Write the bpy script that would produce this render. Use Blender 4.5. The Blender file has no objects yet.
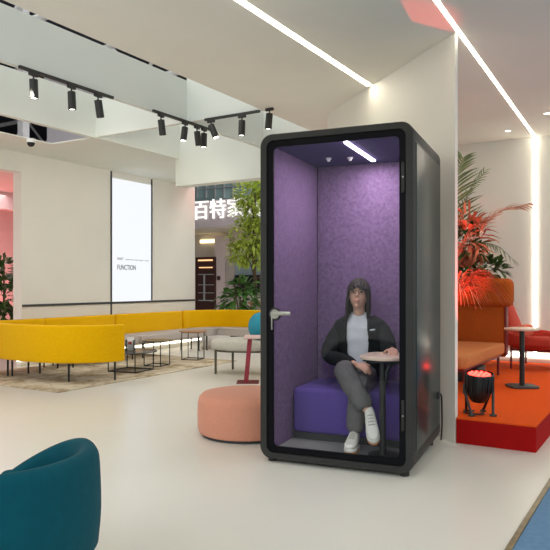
import bpy, bmesh, math, random
from mathutils import Vector, Matrix, noise
random.seed(7)
PI = math.pi
scene = bpy.context.scene
COL = scene.collection

# ------------------------------------------------------------------ camera frame
F, CX, HY, CH = 655.0, 275.0, 284.0, 1.25
TH = math.atan(397 / 655)
fw = (-math.sin(TH), math.cos(TH)); rt = (math.cos(TH), math.sin(TH))
def cw(X, Y, z=0.0):
    """camera-aligned ground coordinates (right, ahead) -> world (room axes)"""
    return Vector((X * rt[0] + Y * fw[0], X * rt[1] + Y * fw[1], z))
def at(px, Y, z=0.0):
    return cw((px - CX) / F * Y, Y, z)

# ------------------------------------------------------------------ materials
def new_mat(name):
    m = bpy.data.materials.new(name); m.use_nodes = True
    nt = m.node_tree
    b = nt.nodes['Principled BSDF']
    return m, nt, b
def mat(name, col, rough=0.6, metal=0.0, var=0.06, scale=8.0, bump=0.0, bscale=None, sheen=0.0, coat=0.0, spec=0.5):
    m, nt, b = new_mat(name)
    b.inputs['Roughness'].default_value = rough
    b.inputs['Metallic'].default_value = metal
    b.inputs['Specular IOR Level'].default_value = spec
    if sheen: b.inputs['Sheen Weight'].default_value = sheen
    if coat:
        b.inputs['Coat Weight'].default_value = coat; b.inputs['Coat Roughness'].default_value = 0.1
    tc = nt.nodes.new('ShaderNodeTexCoord')
    n = nt.nodes.new('ShaderNodeTexNoise'); n.inputs['Scale'].default_value = scale; n.inputs['Detail'].default_value = 4
    nt.links.new(tc.outputs['Object'], n.inputs['Vector'])
    r = nt.nodes.new('ShaderNodeValToRGB')
    r.color_ramp.elements[0].position = 0.3; r.color_ramp.elements[1].position = 0.7
    r.color_ramp.elements[0].color = tuple(max(0, c * (1 - var)) for c in col) + (1,)
    r.color_ramp.elements[1].color = tuple(min(1, c * (1 + var)) for c in col) + (1,)
    nt.links.new(n.outputs['Fac'], r.inputs['Fac'])
    nt.links.new(r.outputs['Color'], b.inputs['Base Color'])
    if bump:
        n2 = nt.nodes.new('ShaderNodeTexNoise'); n2.inputs['Scale'].default_value = bscale or scale * 20
        nt.links.new(tc.outputs['Object'], n2.inputs['Vector'])
        bp = nt.nodes.new('ShaderNodeBump'); bp.inputs['Strength'].default_value = bump; bp.inputs['Distance'].default_value = 0.004
        nt.links.new(n2.outputs['Fac'], bp.inputs['Height'])
        nt.links.new(bp.outputs['Normal'], b.inputs['Normal'])
    return m
def emit(name, col, strength):
    m, nt, b = new_mat(name)
    b.inputs['Base Color'].default_value = (.08, .08, .08, 1); b.inputs['Specular IOR Level'].default_value = .1
    b.inputs['Emission Color'].default_value = (*col, 1)
    b.inputs['Emission Strength'].default_value = strength
    return m
def felt(name, c1, c2):
    m, nt, b = new_mat(name)
    b.inputs['Roughness'].default_value = 0.95; b.inputs['Specular IOR Level'].default_value = 0.15
    tc = nt.nodes.new('ShaderNodeTexCoord')
    n = nt.nodes.new('ShaderNodeTexNoise'); n.inputs['Scale'].default_value = 60; n.inputs['Detail'].default_value = 6
    nt.links.new(tc.outputs['Object'], n.inputs['Vector'])
    r = nt.nodes.new('ShaderNodeValToRGB')
    r.color_ramp.elements[0].position = 0.35; r.color_ramp.elements[1].position = 0.68
    r.color_ramp.elements[0].color = (*c1, 1); r.color_ramp.elements[1].color = (*c2, 1)
    nt.links.new(n.outputs['Fac'], r.inputs['Fac']); nt.links.new(r.outputs['Color'], b.inputs['Base Color'])
    return m
def glass_mat(name, tint=(0.93, 0.95, 0.97), refl=1.0):
    m, nt, b = new_mat(name)
    nt.nodes.remove(b)
    out = nt.nodes['Material Output']
    t = nt.nodes.new('ShaderNodeBsdfTransparent'); t.inputs['Color'].default_value = (*tint, 1)
    g = nt.nodes.new('ShaderNodeBsdfGlossy'); g.inputs['Roughness'].default_value = 0.0
    fr = nt.nodes.new('ShaderNodeFresnel'); fr.inputs['IOR'].default_value = 1.45
    mx = nt.nodes.new('ShaderNodeMixShader')
    mu = nt.nodes.new('ShaderNodeMath'); mu.operation = 'MULTIPLY'; mu.inputs[1].default_value = refl
    nt.links.new(fr.outputs[0], mu.inputs[0]); nt.links.new(mu.outputs[0], mx.inputs['Fac'])
    nt.links.new(t.outputs[0], mx.inputs[1]); nt.links.new(g.outputs[0], mx.inputs[2])
    nt.links.new(mx.outputs[0], out.inputs['Surface'])
    return m
def rug_mat(name):
    m, nt, b = new_mat(name)
    b.inputs['Roughness'].default_value = 0.95; b.inputs['Specular IOR Level'].default_value = 0.1
    tc = nt.nodes.new('ShaderNodeTexCoord')
    n = nt.nodes.new('ShaderNodeTexNoise'); n.inputs['Scale'].default_value = 3.2; n.inputs['Detail'].default_value = 8; n.inputs['Roughness'].default_value = 0.75
    nt.links.new(tc.outputs['Object'], n.inputs['Vector'])
    r = nt.nodes.new('ShaderNodeValToRGB')
    r.color_ramp.elements[0].position = 0.40; r.color_ramp.elements[0].color = (.36, .27, .16, 1)
    r.color_ramp.elements[1].position = 0.56; r.color_ramp.elements[1].color = (.66, .58, .44, 1)
    nt.links.new(n.outputs['Fac'], r.inputs['Fac']); nt.links.new(r.outputs['Color'], b.inputs['Base Color'])
    n2 = nt.nodes.new('ShaderNodeTexNoise'); n2.inputs['Scale'].default_value = 180
    nt.links.new(tc.outputs['Object'], n2.inputs['Vector'])
    bp = nt.nodes.new('ShaderNodeBump'); bp.inputs['Strength'].default_value = .6; bp.inputs['Distance'].default_value = .01
    nt.links.new(n2.outputs['Fac'], bp.inputs['Height']); nt.links.new(bp.outputs['Normal'], b.inputs['Normal'])
    return m

M = {}
M['floor'] = mat('white_resin_floor', (.72, .70, .635), .28, var=.03, scale=.8)
M['white'] = mat('white_paint', (.80, .785, .73), .7, var=.015, scale=2)
M['ceil'] = mat('ceiling_paint', (.86, .835, .76), .8, var=.015, scale=2)
M['board'] = mat('ceiling_board_white', (.76, .79, .735), .7, var=.015, scale=2)
M['blue'] = mat('blue_carpet', (.12, .24, .40), .95, var=.08, scale=30, bump=.3)
M['brass'] = mat('brass_trim', (.16, .13, .07), .35, .8, var=.3, scale=12)
M['red_carpet'] = mat('orange_carpet', (.74, .095, .014), .95, spec=.05, var=.08, scale=40, bump=.4, bscale=500)
M['red_side'] = mat('red_laminate', (.34, .006, .006), .9, var=.05, spec=.1)
M['led'] = emit('led_diffuser', (1, .93, .74), 15.0)
M['ledsoft'] = emit('soft_led_diffuser', (1, .93, .76), 4.0)
M['black'] = mat('black_metal', (.012, .012, .012), .45, .2, var=.1)
M['charcoal'] = mat('charcoal_track_paint', (.03, .03, .028), .5, .1, var=.1)
M['dark'] = mat('dark_void', (.012, .015, .03), .8, var=.1)
M['truss'] = mat('grey_truss', (.45, .46, .48), .5, .2, var=.1)
M['hallwhite'] = mat('hall_panel', (.62, .60, .66), .8, var=.02)
M['shell'] = mat('booth_charcoal', (.026, .026, .025), .5, .0, var=.08, spec=.25)
M['sidepanel'] = mat('booth_side_lacquer', (.018, .032, .033), .26, .0, var=.05, spec=.2)
M['blackborder'] = mat('black_print_border', (.004, .004, .006), .5, var=.0, spec=.08)
M['felt'] = felt('purple_felt', (.155, .094, .198), (.235, .150, .285))
M['feltceil'] = felt('indigo_ceiling_felt', (.05, .035, .13), (.08, .055, .18))
M['bench'] = mat('purple_bench_wool', (.105, .062, .29), .9, var=.06, scale=30, bump=.1, bscale=300, spec=.2)
M['boothfloor'] = mat('grey_booth_carpet', (.25, .245, .24), .95, var=.12, scale=60, bump=.3)
M['plinth'] = mat('dark_plinth', (.03, .03, .03), .6)
M['glass'] = glass_mat('door_glass', (.97, .98, .985), refl=.33)
M['glass2'] = glass_mat('clear_plastic', (.9, .92, .93))
M['steel'] = mat('brushed_steel', (.36, .35, .31), .35, 1.0, var=.08, scale=30)
M['whiteplastic'] = mat('white_plastic', (.8, .8, .8), .4)
M['yellow'] = mat('mustard_wool', (.80, .44, .0), .85, var=.05, scale=40, bump=.12, bscale=400, spec=.08, sheen=.1)
M['greyfab'] = mat('warm_grey_fabric', (.46, .41, .38), .9, var=.06, scale=40, bump=.12, bscale=400, spec=.2)
M['lightgrey'] = mat('pale_grey_fabric', (.50, .48, .42), .9, var=.05, scale=40, bump=.12, bscale=400, spec=.2)
M['olive'] = mat('olive_metal', (.09, .085, .055), .5, .3)
M['teal'] = mat('teal_wool', (.001, .068, .095), .85, var=.07, scale=30, bump=.1, bscale=500, spec=.12, sheen=.03)
M['tealcushion'] = mat('teal_cushion', (.02, .24, .34), .85, var=.06)
M['oak'] = mat('oak_leg', (.32, .18, .07), .5, var=.2, scale=14)
M['pink'] = mat('salmon_wool', (.62, .27, .18), .9, var=.04, scale=60, bump=.12, bscale=500, spec=.15, sheen=.15)
M['maroon'] = mat('maroon_metal', (.30, .03, .05), .5, .2)
M['pinktop'] = mat('pale_pink_top', (.62, .42, .38), .5)
M['walnut'] = mat('walnut_top', (.34, .17, .07), .45, var=.25, scale=14)
M['darktop'] = mat('dark_glass_top', (.05, .05, .05), .25, var=.1)
M['tabletop'] = mat('pale_birch_top', (.66, .50, .40), .4, var=.08, scale=20)
M['orange'] = mat('orange_pod_fabric', (.40, .085, .012), .9, var=.07, scale=40, bump=.1, bscale=500, spec=.15)
M['orangeseat'] = mat('orange_seat_fabric', (.56, .20, .07), .9, var=.07, scale=40, bump=.1, bscale=500, spec=.15)
M['coral'] = mat('coral_red_fabric', (.45, .045, .028), .85, var=.05, scale=40, bump=.1, bscale=400, spec=.2)
M['coralcush'] = mat('coral_cushion', (.58, .11, .06), .9, var=.05)
M['redlegs'] = mat('dark_red_metal', (.16, .012, .012), .5, .3)
M['rug'] = rug_mat('shaggy_beige_rug')
M['screen'] = emit('lightbox', (.93, .96, 1.0), .80)
M['seam'] = mat('dark_seam', (.05, .055, .06), .5, .3)
M['screen_txt'] = mat('grey_lettering', (.2, .22, .26), .6)
M['screen_fine'] = mat('pale_lettering', (.45, .47, .5), .6)
M['par'] = mat('stage_light_black', (.008, .008, .008), .4, .1)
M['parlens'] = emit('red_led_lens', (1.0, .03, .02), 9.0)
M['leafdark'] = mat('dark_leaf', (.035, .10, .02), .45, var=.5, scale=9)
M['leafpale'] = mat('bright_green_leaf', (.44, .55, .09), .5, var=.55, scale=9)  # bright yellow-green is the foliage's own colour
M['leafmid'] = mat('fig_leaf', (.06, .17, .03), .4, var=.5, scale=9)
M['palm'] = mat('palm_leaf', (.12, .16, .05), .5, var=.4, scale=9)
M['redlitpalm'] = mat('red_lit_palm_leaf', (.58, .20, .11), .55, var=.3, scale=9)  # red of the stage light mixed into the leaf colour
M['bark'] = mat('bark', (.10, .07, .04), .9, var=.3)
M['pot'] = mat('dark_pot', (.05, .05, .05), .6)
M['pinkwall'] = mat('far_room_paint', (.72, .60, .60), .8, var=.02)
M['lavender'] = mat('lavender_fascia', (.50, .44, .46), .7, var=.02)
M['creamwall'] = mat('far_cream_paint', (.70, .63, .54), .8, var=.02)
M['tealglass'] = mat('teal_window_glass', (.30, .44, .45), .15, var=.25, scale=2)
M['mullion'] = mat('grey_mullion', (.42, .44, .45), .5)
M['sign'] = emit('lit_sign_letters', (1, .98, .93), 1.05)
M['brown'] = mat('brown_cabinet', (.055, .018, .014), .5, var=.15)
M['brownglow'] = emit('warm_shelf_light', (1, .55, .25), 1.2)
M['cove'] = emit('warm_cove', (1, .82, .45), 2.5)
M['bluegrey'] = mat('bluegrey_panel', (.34, .44, .50), .5, var=.05)
M['greyposter'] = mat('grey_poster', (.52, .46, .44), .6, var=.08, scale=3)
M['skin'] = mat('skin', (.60, .34, .24), .55, var=.05, scale=20)
M['hair'] = mat('dark_hair', (.016, .010, .008), .6, var=.4, scale=40)
M['tee'] = mat('white_tee', (.68, .68, .72), .9, var=.03, scale=20)
M['jacket'] = mat('black_jacket', (.012, .013, .014), .85, var=.15, scale=20, spec=.25)
M['trousers'] = mat('grey_trousers', (.125, .118, .118), .9, var=.14, scale=50, spec=.2)
M['shoe'] = mat('white_sneaker', (.72, .70, .64), .6, var=.04)
M['gum'] = mat('gum_sole', (.62, .26, .09), .6)
M['lips'] = mat('lips', (.50, .18, .15), .5)
M['eye'] = mat('eye_dark', (.02, .015, .012), .2)
M['clearlens'] = M['glass2']

# ------------------------------------------------------------------ mesh helpers
def finish(name, bm, m, parent=None, smooth=40, loc=None, rotz=None):
    me = bpy.data.meshes.new(name)
    bmesh.ops.recalc_face_normals(bm, faces=bm.faces)
    bm.to_mesh(me); bm.free()
    for mm in (m if isinstance(m, (list, tuple)) else [m]):
        me.materials.append(M[mm] if isinstance(mm, str) else mm)
    o = bpy.data.objects.new(name, me); COL.objects.link(o)
    if smooth:
        for p in me.polygons: p.use_smooth = True
        try: me.set_sharp_from_angle(angle=math.radians(smooth))
        except Exception: pass
    if parent is not None: o.parent = parent
    if loc is not None: o.location = loc
    if rotz is not None: o.rotation_euler.z = rotz
    return o
def BM(): return bmesh.new()
def merge(bm, tmp):
    me = bpy.data.meshes.new('tmp'); tmp.to_mesh(me); tmp.free(); bm.from_mesh(me); bpy.data.meshes.remove(me)
def box(bm, x0, x1, y0, y1, z0, z1, r=0.0, seg=2, mtx=None):
    t = bmesh.new()
    bmesh.ops.create_cube(t, size=1.0, matrix=Matrix.Translation(((x0+x1)/2, (y0+y1)/2, (z0+z1)/2)) @ Matrix.Diagonal((abs(x1-x0), abs(y1-y0), abs(z1-z0), 1)))
    if r > 0:
        bmesh.ops.bevel(t, geom=list(t.edges), offset=min(r, .49*min(abs(x1-x0), abs(y1-y0), abs(z1-z0))), segments=seg, affect='EDGES', profile=.5)
    if mtx is not None: t.transform(mtx)
    merge(bm, t)
def cyl(bm, p0, p1, r0, r1=None, n=12):
    r1 = r0 if r1 is None else r1
    p0, p1 = Vector(p0), Vector(p1); d = p1 - p0
    if d.length < 1e-6: return
    q = d.to_track_quat('Z', 'Y').to_matrix().to_4x4()
    t = bmesh.new()
    bmesh.ops.create_cone(t, cap_ends=True, segments=n, radius1=r0, radius2=r1, depth=d.length,
                          matrix=Matrix.Translation((p0 + p1) / 2) @ q)
    merge(bm, t)
def ball(bm, c, r, sc=(1, 1, 1), u=16, v=10, mtx=None):
    t = bmesh.new()
    bmesh.ops.create_uvsphere(t, u_segments=u, v_segments=v, radius=1.0)
    t.transform(Matrix.Diagonal((r*sc[0], r*sc[1], r*sc[2], 1)))
    if mtx is not None: t.transform(mtx)
    t.transform(Matrix.Translation(c)); merge(bm, t)
def tube(bm, pts, r, n=8, closed=False):
    pts = [Vector(p) for p in pts]; k = len(pts)
    rings = []
    up = Vector((0, 0, 1))
    for i, p in enumerate(pts):
        a = pts[(i-1) % k] if (closed or i > 0) else p
        b = pts[(i+1) % k] if (closed or i < k-1) else p
        d = (b - a).normalized()
        s = d.cross(up)
        if s.length < 1e-3: s = d.cross(Vector((0, 1, 0)))
        s.normalize(); w = s.cross(d)
        rr = r[i] if isinstance(r, (list, tuple)) else r
        rings.append([bm.verts.new(p + rr*(math.cos(2*PI*j/n)*s + math.sin(2*PI*j/n)*w)) for j in range(n)])
    for i in range(k if closed else k-1):
        A, B = rings[i], rings[(i+1) % k]
        for j in range(n): bm.faces.new((A[j], A[(j+1) % n], B[(j+1) % n], B[j]))
    if not closed:
        bm.faces.new(rings[0][::-1]); bm.faces.new(rings[-1])
def lathe(bm, prof, n=32, c=(0, 0, 0)):
    rings = []
    for r, z in prof:
        if r < 1e-5: rings.append([bm.verts.new((c[0], c[1], c[2]+z))])
        else: rings.append([bm.verts.new((c[0]+r*math.cos(2*PI*j/n), c[1]+r*math.sin(2*PI*j/n), c[2]+z)) for j in range(n)])
    for A, B in zip(rings, rings[1:]):
        for j in range(n):
            if len(A) == 1 and len(B) == 1: continue
            if len(A) == 1: bm.faces.new((A[0], B[j], B[(j+1) % n]))
            elif len(B) == 1: bm.faces.new((A[j], A[(j+1) % n], B[0]))
            else: bm.faces.new((A[j], A[(j+1) % n], B[(j+1) % n], B[j]))
    if len(rings[0]) > 1: bm.faces.new(rings[0][::-1])
    if len(rings[-1]) > 1: bm.faces.new(rings[-1])
def prism(bm, poly, z0, z1, r=0.0, seg=2):
    t = bmesh.new()
    A = [t.verts.new((x, y, z0)) for x, y in poly]; B = [t.verts.new((x, y, z1)) for x, y in poly]
    k = len(poly)
    t.faces.new(A[::-1]); t.faces.new(B)
    for i in range(k): t.faces.new((A[i], A[(i+1) % k], B[(i+1) % k], B[i]))
    if r > 0:
        es = [e for e in t.edges if abs(e.verts[0].co.z - e.verts[1].co.z) < 1e-6]
        bmesh.ops.bevel(t, geom=es, offset=r, segments=seg, affect='EDGES', profile=.5)
    merge(bm, t)
def rrect(w, h, r, n=6, cx=0, cz=0):
    """rounded rectangle outline, counter-clockwise, (x, z)"""
    out = []
    for ax, az, a0 in ((w/2-r, h/2-r, 0), (-w/2+r, h/2-r, 90), (-w/2+r, -h/2+r, 180), (w/2-r, -h/2+r, 270)):
        for i in range(n+1):
            a = math.radians(a0 + 90*i/n); out.append((cx + ax + r*math.cos(a), cz + az + r*math.sin(a)))
    return out
def ring(bm, outer, inner, y0, y1, be=0.0):
    """extruded ring between two (x,z) outlines along y"""
    k = len(outer)
    def loop(o, y): return [bm.verts.new((x, y, z)) for x, z in o]
    a, b, c, d = loop(outer, y0), loop(inner, y0), loop(inner, y1), loop(outer, y1)
    for P, Q in ((a, b), (b, c), (c, d), (d, a)):
        for i in range(k): bm.faces.new((P[i], P[(i+1) % k], Q[(i+1) % k], Q[i]))
def catmull(pts, n=8):
    P = [Vector(p) for p in pts]; P = [P[0]*2-P[1]] + P + [P[-1]*2-P[-2]]
    out = []
    for i in range(1, len(P)-2):
        for j in range(n):
            t = j/n; a, b, c, d = P[i-1], P[i], P[i+1], P[i+2]
            out.append(.5*((2*b) + (c-a)*t + (2*a-5*b+4*c-d)*t*t + (3*b-a-3*c+d)*t**3))
    out.append(P[-2]); return out
def sweep(bm, path, prof, endr=0.03, zmap=None):
    """sweep a closed profile [(n, z)] (n = offset to the left of travel) along a plan path of 2-D points; rounded ends"""
    path = [Vector((p[0], p[1])) for p in path]
    secs = []
    k = len(path)
    zc = sum(z for n, z in prof)/len(prof); nc = sum(n for n, z in prof)/len(prof)
    T = []
    for i in range(k):
        d = path[min(i+1, k-1)] - path[max(i-1, 0)]; T.append(d.normalized())
    L = [0]
    for i in range(1, k): L.append(L[-1] + (path[i]-path[i-1]).length)
    zmax = max(z for n, z in prof); zmin = min(z for n, z in prof); nmax = max(n for n, z in prof); nmin = min(n for n, z in prof)
    def sec(p, t, inset, s):
        nrm = Vector((-t.y, t.x)); vs = []
        for n, z in prof:
            fn = 1 - inset/((nmax-nmin)/2) if nmax > nmin else 1
            fz = 1 - inset/((zmax-zmin)/2)
            nn = nc + (n-nc)*max(fn, .02); zz = zc + (z-zc)*fz
            if zmap: zz = zmap(s, zz)
            q = p + nrm*nn
            vs.append(bm.verts.new((q.x, q.y, zz)))
        return vs
    es = 5
    for i in range(es):
        a = PI/2*(1 - i/es)
        secs.append(sec(path[0] - T[0]*(endr*math.sin(a)), T[0], endr*(1-math.cos(a)), 0))
    for i in range(k): secs.append(sec(path[i], T[i], 0, L[i]/L[-1]))
    for i in range(1, es+1):
        a = PI/2*i/es
        secs.append(sec(path[-1] + T[-1]*(endr*math.sin(a)), T[-1], endr*(1-math.cos(a)), 1))
    m = len(prof)
    for A, B in zip(secs, secs[1:]):
        for j in range(m): bm.faces.new((A[j], A[(j+1) % m], B[(j+1) % m], B[j]))
    bm.faces.new(secs[0][::-1]); bm.faces.new(secs[-1])

def tag(o, label, cat, group=None, kind=None):
    o['label'] = label; o['category'] = cat
    if group: o['group'] = group
    if kind: o['kind'] = kind
    return o
def thing(name, label, cat, loc=(0, 0, 0), rotz=0.0, group=None):
    o = bpy.data.objects.new(name, None); COL.objects.link(o)
    o.empty_display_size = .1
    o.location = loc; o.rotation_euler.z = rotz
    return tag(o, label, cat, group)
def struct(name, bm, m, label=None, smooth=0, **kw):
    o = finish(name, bm, m, smooth=smooth, **kw); o['kind'] = 'structure'
    if label: o['label'] = label
    return o
def dup(root, loc, rotz=None, label=None, name=None):
    r = root.copy(); COL.objects.link(r); r.location = loc
    if rotz is not None: r.rotation_euler.z = rotz
    if label: r['label'] = label
    def kids(src, dst):
        for ch in list(src.children):
            c = ch.copy(); COL.objects.link(c); c.parent = dst; kids(ch, c)
    kids(root, r)
    return r

# ================================================================== SETTING
H = 3.22
def S(name, x0, x1, y0, y1, z0, z1, m, r=0.0):
    b = BM(); box(b, x0, x1, y0, y1, z0, z1, r); return struct(name, b, m)
S('floor', -24, 9, -9, 24, -.1, 0, 'floor')
S('floor_carpet', -.640, 5, -4, 14, 0, .006, 'blue')
S('trim_1', -.668, -.640, -4, 14, 0, .012, 'brass')
# beige ceiling over the camera, its free edge runs along x = -3.97
S('ceiling', -3.97, .9, 1.0, 9.42, H, H+.13, 'ceil')
S('ceiling_left', -8.37, -6.69, 6.30, 10.5, H+.01, H+.025, 'board')
# egg-crate boards in the opening
S('beam_1', -5.11, -5.05, -3.5, 8.0, H, H+.505, 'board')
S('beam_2', -6.68, -6.60, -2.0, 8.0, H-.01, H+.55, 'board')
S('beam_3', -5.05, -3.97, 6.26, 6.32, H, H+.62, 'board')
S('beam_4', -6.60, -5.11, 6.26, 6.32, H, H+.5, 'board')
S('ceiling_left_soffit', -8.37, -7.51, -2, 6.30, H+.01, H+.025, 'board')
S('wall_header', -6.68, -2.6, 8.0, 8.22, 2.79, H+.9, 'board')
# screen wall
S('wall_left', -8.56, -8.37, 6.45, 10.64, .13, H+.1, 'white')
S('wall_left_top', -8.56, -8.37, -2, 6.45, 2.93, H+.1, 'white')
S('baseboard_left', -8.54, -8.42, 6.48, 10.6, 0, .13, 'white')
# wall with the vertical LED
S('wall_back', -3.4, .9, 9.30, 9.42, 0, H, 'white')
# diagonal partition behind the booth
def partition():
    b = BM()
    p0 = Vector((-1.457, 5.13)); p1 = Vector((-1.457-1.95, 5.13+1.66)); d = (p1-p0).normalized(); n = Vector((d.y, -d.x))
    if n.y < 0: n = -n
    q = [p0, p0 + Vector((.0, .075)), p1 + n*.06, p1]
    prism(b, [(v.x, v.y) for v in q], 0, H)
    return struct('wall_partition', b, 'white')
partition()
# fascia between low and high ceiling belongs to the low ceiling slab edge (same slab)

# hall above: dark ceiling, trusses, pale panels
S('ceiling_hall', -24, 4, -6, 24, 7.4, 7.5, 'dark')
def hall_truss():
    b = BM()
    for y in (6.5, 9.5, 12.5):
        for z in (5.2, 6.0):
            cyl(b, (-20, y, z), (-3, y, z), .06, n=8)
        x = -20
        while x < -3:
            cyl(b, (x, y, 5.2), (x+.8, y, 6.0), .035, n=6); cyl(b, (x+.8, y, 6.0), (x+1.6, y, 5.2), .035, n=6); x += 1.6
    return tag(finish('roof_truss', b, 'truss'), 'grey steel lattice trusses seen through the gap in the ceiling', 'truss')
hall_truss()
S('wall_hall_left', -24.2, -24, -6, 24, 0, 7.4, 'dark')
S('wall_hall_far', -24, 4, 24, 24.2, 0, 7.4, 'hallwhite')
q_ = cw((47-CX)/F*17, 17); q2_ = cw((112-CX)/F*17, 17)
b = BM(); prism(b, [(q_.x, q_.y), (q2_.x, q2_.y), (q2_.x-.1, q2_.y+.15), (q_.x-.1, q_.y+.15)], 3.4, 7.4); struct('wall_hall_panel', b, 'hallwhite')
q_ = at(23.5, 12.5); S('column_hall', q_.x-.075, q_.x+.075, q_.y-.075, q_.y+.075, 3.35, 7.4, 'truss')

# right red platform
b = BM(); box(b, -1.40, -.86, 5.14, 9.3, 0, .2); box(b, -2.9, -1.40, 5.45, 9.3, 0, .2)
# (the front part left of -1.40 sits behind the partition)
pf = BM()
prism(pf, [(-1.45, 5.145), (-.86, 5.145), (-.86, 9.28), (-3.3, 9.28), (-3.3, 6.88), (-1.45, 5.225)], 0, .188)
plat = tag(finish('platform', pf, 'red_side', smooth=0), 'low red stage platform with orange carpet top beside the booth', 'platform')
b.free()
ct = BM(); prism(ct, [(-1.45, 5.145), (-.86, 5.145), (-.86, 9.28), (-3.3, 9.28), (-3.3, 6.88), (-1.45, 5.225)], .188, .2)
finish('carpet_top', ct, 'red_carpet', plat, smooth=0)

# far red room beyond the left opening
S('wall_far_red', -13.6, -13.5, -2, 12, 0, 3.22, 'pinkwall')
S('wall_far_red_side', -13.5, -8.62, 10.7, 10.8, 0, 3.22, 'pinkwall')
S('ceiling_far_red', -13.5, -8.62, 2.0, 10.7, 3.22, 3.3, 'pinkwall')
S('beam_far_red', -12.4, -12.2, 2, 10.7, 2.85, 3.22, 'pinkwall')

# ================================================================== LEDS
def strip(name, boxes, label, group=None, m='led'):
    b = BM()
    for q in boxes: box(b, *q)
    return tag(finish(name, b, m, smooth=0), label, 'light', group)
strip('linear_light', [(-2.593, -2.540, 1.0, 6.04, H-.003, H-.001)], 'long white linear light recessed in the beige ceiling, ending above the booth')
def strip2():
    b = BM(); a0, a1 = Vector((-1.28, 1.0)), Vector((-1.567, 9.29)); h_ = .015
    prism(b, [(a0.x-h_, a0.y), (a0.x+h_, a0.y), (a1.x+h_, a1.y), (a1.x-h_, a1.y)], H-.003, H-.001)
    box(b, a1.x-.014, a1.x+.014, 9.286, 9.30, .33, H-.004)
    return tag(finish('linear_light', b, 'led', smooth=0), 'linear light crossing the right ceiling and running down the back wall behind the lounge chair', 'light')
strip2()
strip('linear_light', [(-2.6, .9, 9.285, 9.30, .262, .325)], 'glowing strip along the foot of the wall behind the red lounge chair', m='ledsoft')
strip('linear_light', [(-8.42, -8.405, 6.4, 10.9,   .085, .118)], 'glowing strip under the screen wall behind the yellow sofa', m='ledsoft')

# downlights
for i, (px, py) in enumerate(((508, 130.5), (547, 113))):
    Y = (H-CH)*F/(HY-py); p = at(px, Y, H)
    t = thing('downlight', ('small round downlight in the ceiling left of the wall light strip', 'small round downlight in the ceiling right of the wall light strip')[i], 'light', p, group='downlights by the back wall')
    b = BM(); lathe(b, [(.05, 0), (.05, -.006), (.036, -.008), (.036, 0)], 20); finish('trim_ring', b, 'whiteplastic', t)
    b = BM(); lathe(b, [(0, -.004), (.035, -.004), (.035, -.001), (0, -.001)], 20); finish('lens', b, emit('downlight_lens', (1, .9, .7), 6), t)
# slot of dark structure is left open between ceiling edge and board 1

# ================================================================== SCREEN WALL DETAILS
sx = -8.37
sc = thing('lightbox_screen', 'tall glowing white lightbox on the wall reading FUNCTION', 'screen', (sx+.002, 8.81, .94))
b = BM(); box(b, 0, .012, -.49, .49, 0, 2.165); finish('display', b, 'screen', sc, smooth=0)
def text_mesh(txt, size, ext, m, name, parent, mtx, offset=0.0, spacing=1.0):
    c = bpy.data.curves.new('tmp', 'FONT'); c.body = txt; c.size = size; c.extrude = ext; c.offset = offset; c.space_character = spacing
    o = bpy.data.objects.new('tmp', c); COL.objects.link(o)
    bpy.context.view_layer.update()
    me = bpy.data.meshes.new_from_object(o.evaluated_get(bpy.context.evaluated_depsgraph_get()))
    bpy.data.objects.remove(o); bpy.data.curves.remove(c)
    me.transform(mtx); me.materials.clear(); me.materials.append(M[m])
    me.name = name
    ob = bpy.data.objects.new(name, me); COL.objects.link(ob); ob.parent = parent
    return ob
R_wall = Matrix(((0, 0, 1, 0), (1, 0, 0, 0), (0, 1, 0, 0), (0, 0, 0, 1)))   # text x->+y, text y->z, facing +x
text_mesh('FUNCTION', .125, .002, 'screen_txt', 'lettering', sc, Matrix.Translation((.014, -.39, .565)) @ R_wall @ Matrix.Diagonal((.74, 1, 1, 1)), offset=.001)
text_mesh('WAFT', .065, .002, 'screen_fine', 'lettering', sc, Matrix.Translation((.014, -.39, .735)) @ R_wall @ Matrix.Diagonal((.85, 1, 1, 1)), offset=.001)
b = BM()
for y0, y1, z in ((-.18, .02, .74), (.04, .14, .738), (.16, .28, .736), (.32, .43, .734)): box(b, .012, .015, y0, y1, z, z+.014)
finish('caption_line', b, 'screen_fine', sc, smooth=0)
def seamstrip(name, q, label):
    b = BM(); box(b, *q); return tag(finish(name, b, 'seam', smooth=0), label, 'trim')
seamstrip('wall_groove', (sx, sx+.012, 8.275, 8.305, .2, H+.0), 'slim dark vertical strip on the near side of the white screen')
seamstrip('wall_groove', (sx, sx+.012, 9.315, 9.345, .945, H+.0), 'slim dark vertical strip on the far side of the white screen')
seamstrip('wall_rail', (sx, sx+.02, 6.46, 10.62, .905, .94), 'thin black horizontal rail across the white wall above the yellow sofa')

# ================================================================== BOOTH
BETA = 23.3; BROT = TH - math.radians(BETA)
P0 = cw(-.106, 4.62)
booth = thing('phone_booth', 'tall charcoal office phone booth lined in purple felt with a glass door', 'booth', P0, BROT)
W, D, BH = 1.081, 1.05, 2.30
def bw(s, t, z=0.0):
    c, sn = math.cos(BROT), math.sin(BROT)
    return Vector((P0.x + s*c - t*sn, P0.y + s*sn + t*c, z))
zc = (BH + .025)/2
outer = rrect(W, BH-.025, .085, 8, W/2, zc)
b = BM()
fr_o = outer; fr_i = rrect(W-.10, BH-.025-.09, .05, 8, W/2, zc)
oi = rrect(W-.012, BH-.037, .079, 8, W/2, zc)
k = len(fr_o)
def loops(b, ls):
    L = [[b.verts.new((x, y, z)) for x, z in o] for o, y in ls]
    for P, Q in zip(L, L[1:]):
        for i in range(k): b.faces.new((P[i], P[(i+1) % k], Q[(i+1) % k], Q[i]))
    return L
loops(b, [(oi, 0), (fr_o, .008), (fr_o, D-.012), (oi, D), (fr_i, D), (fr_i, 0), (oi, 0)])
bmesh.ops.remove_doubles(b, verts=b.verts, dist=1e-5)
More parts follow.
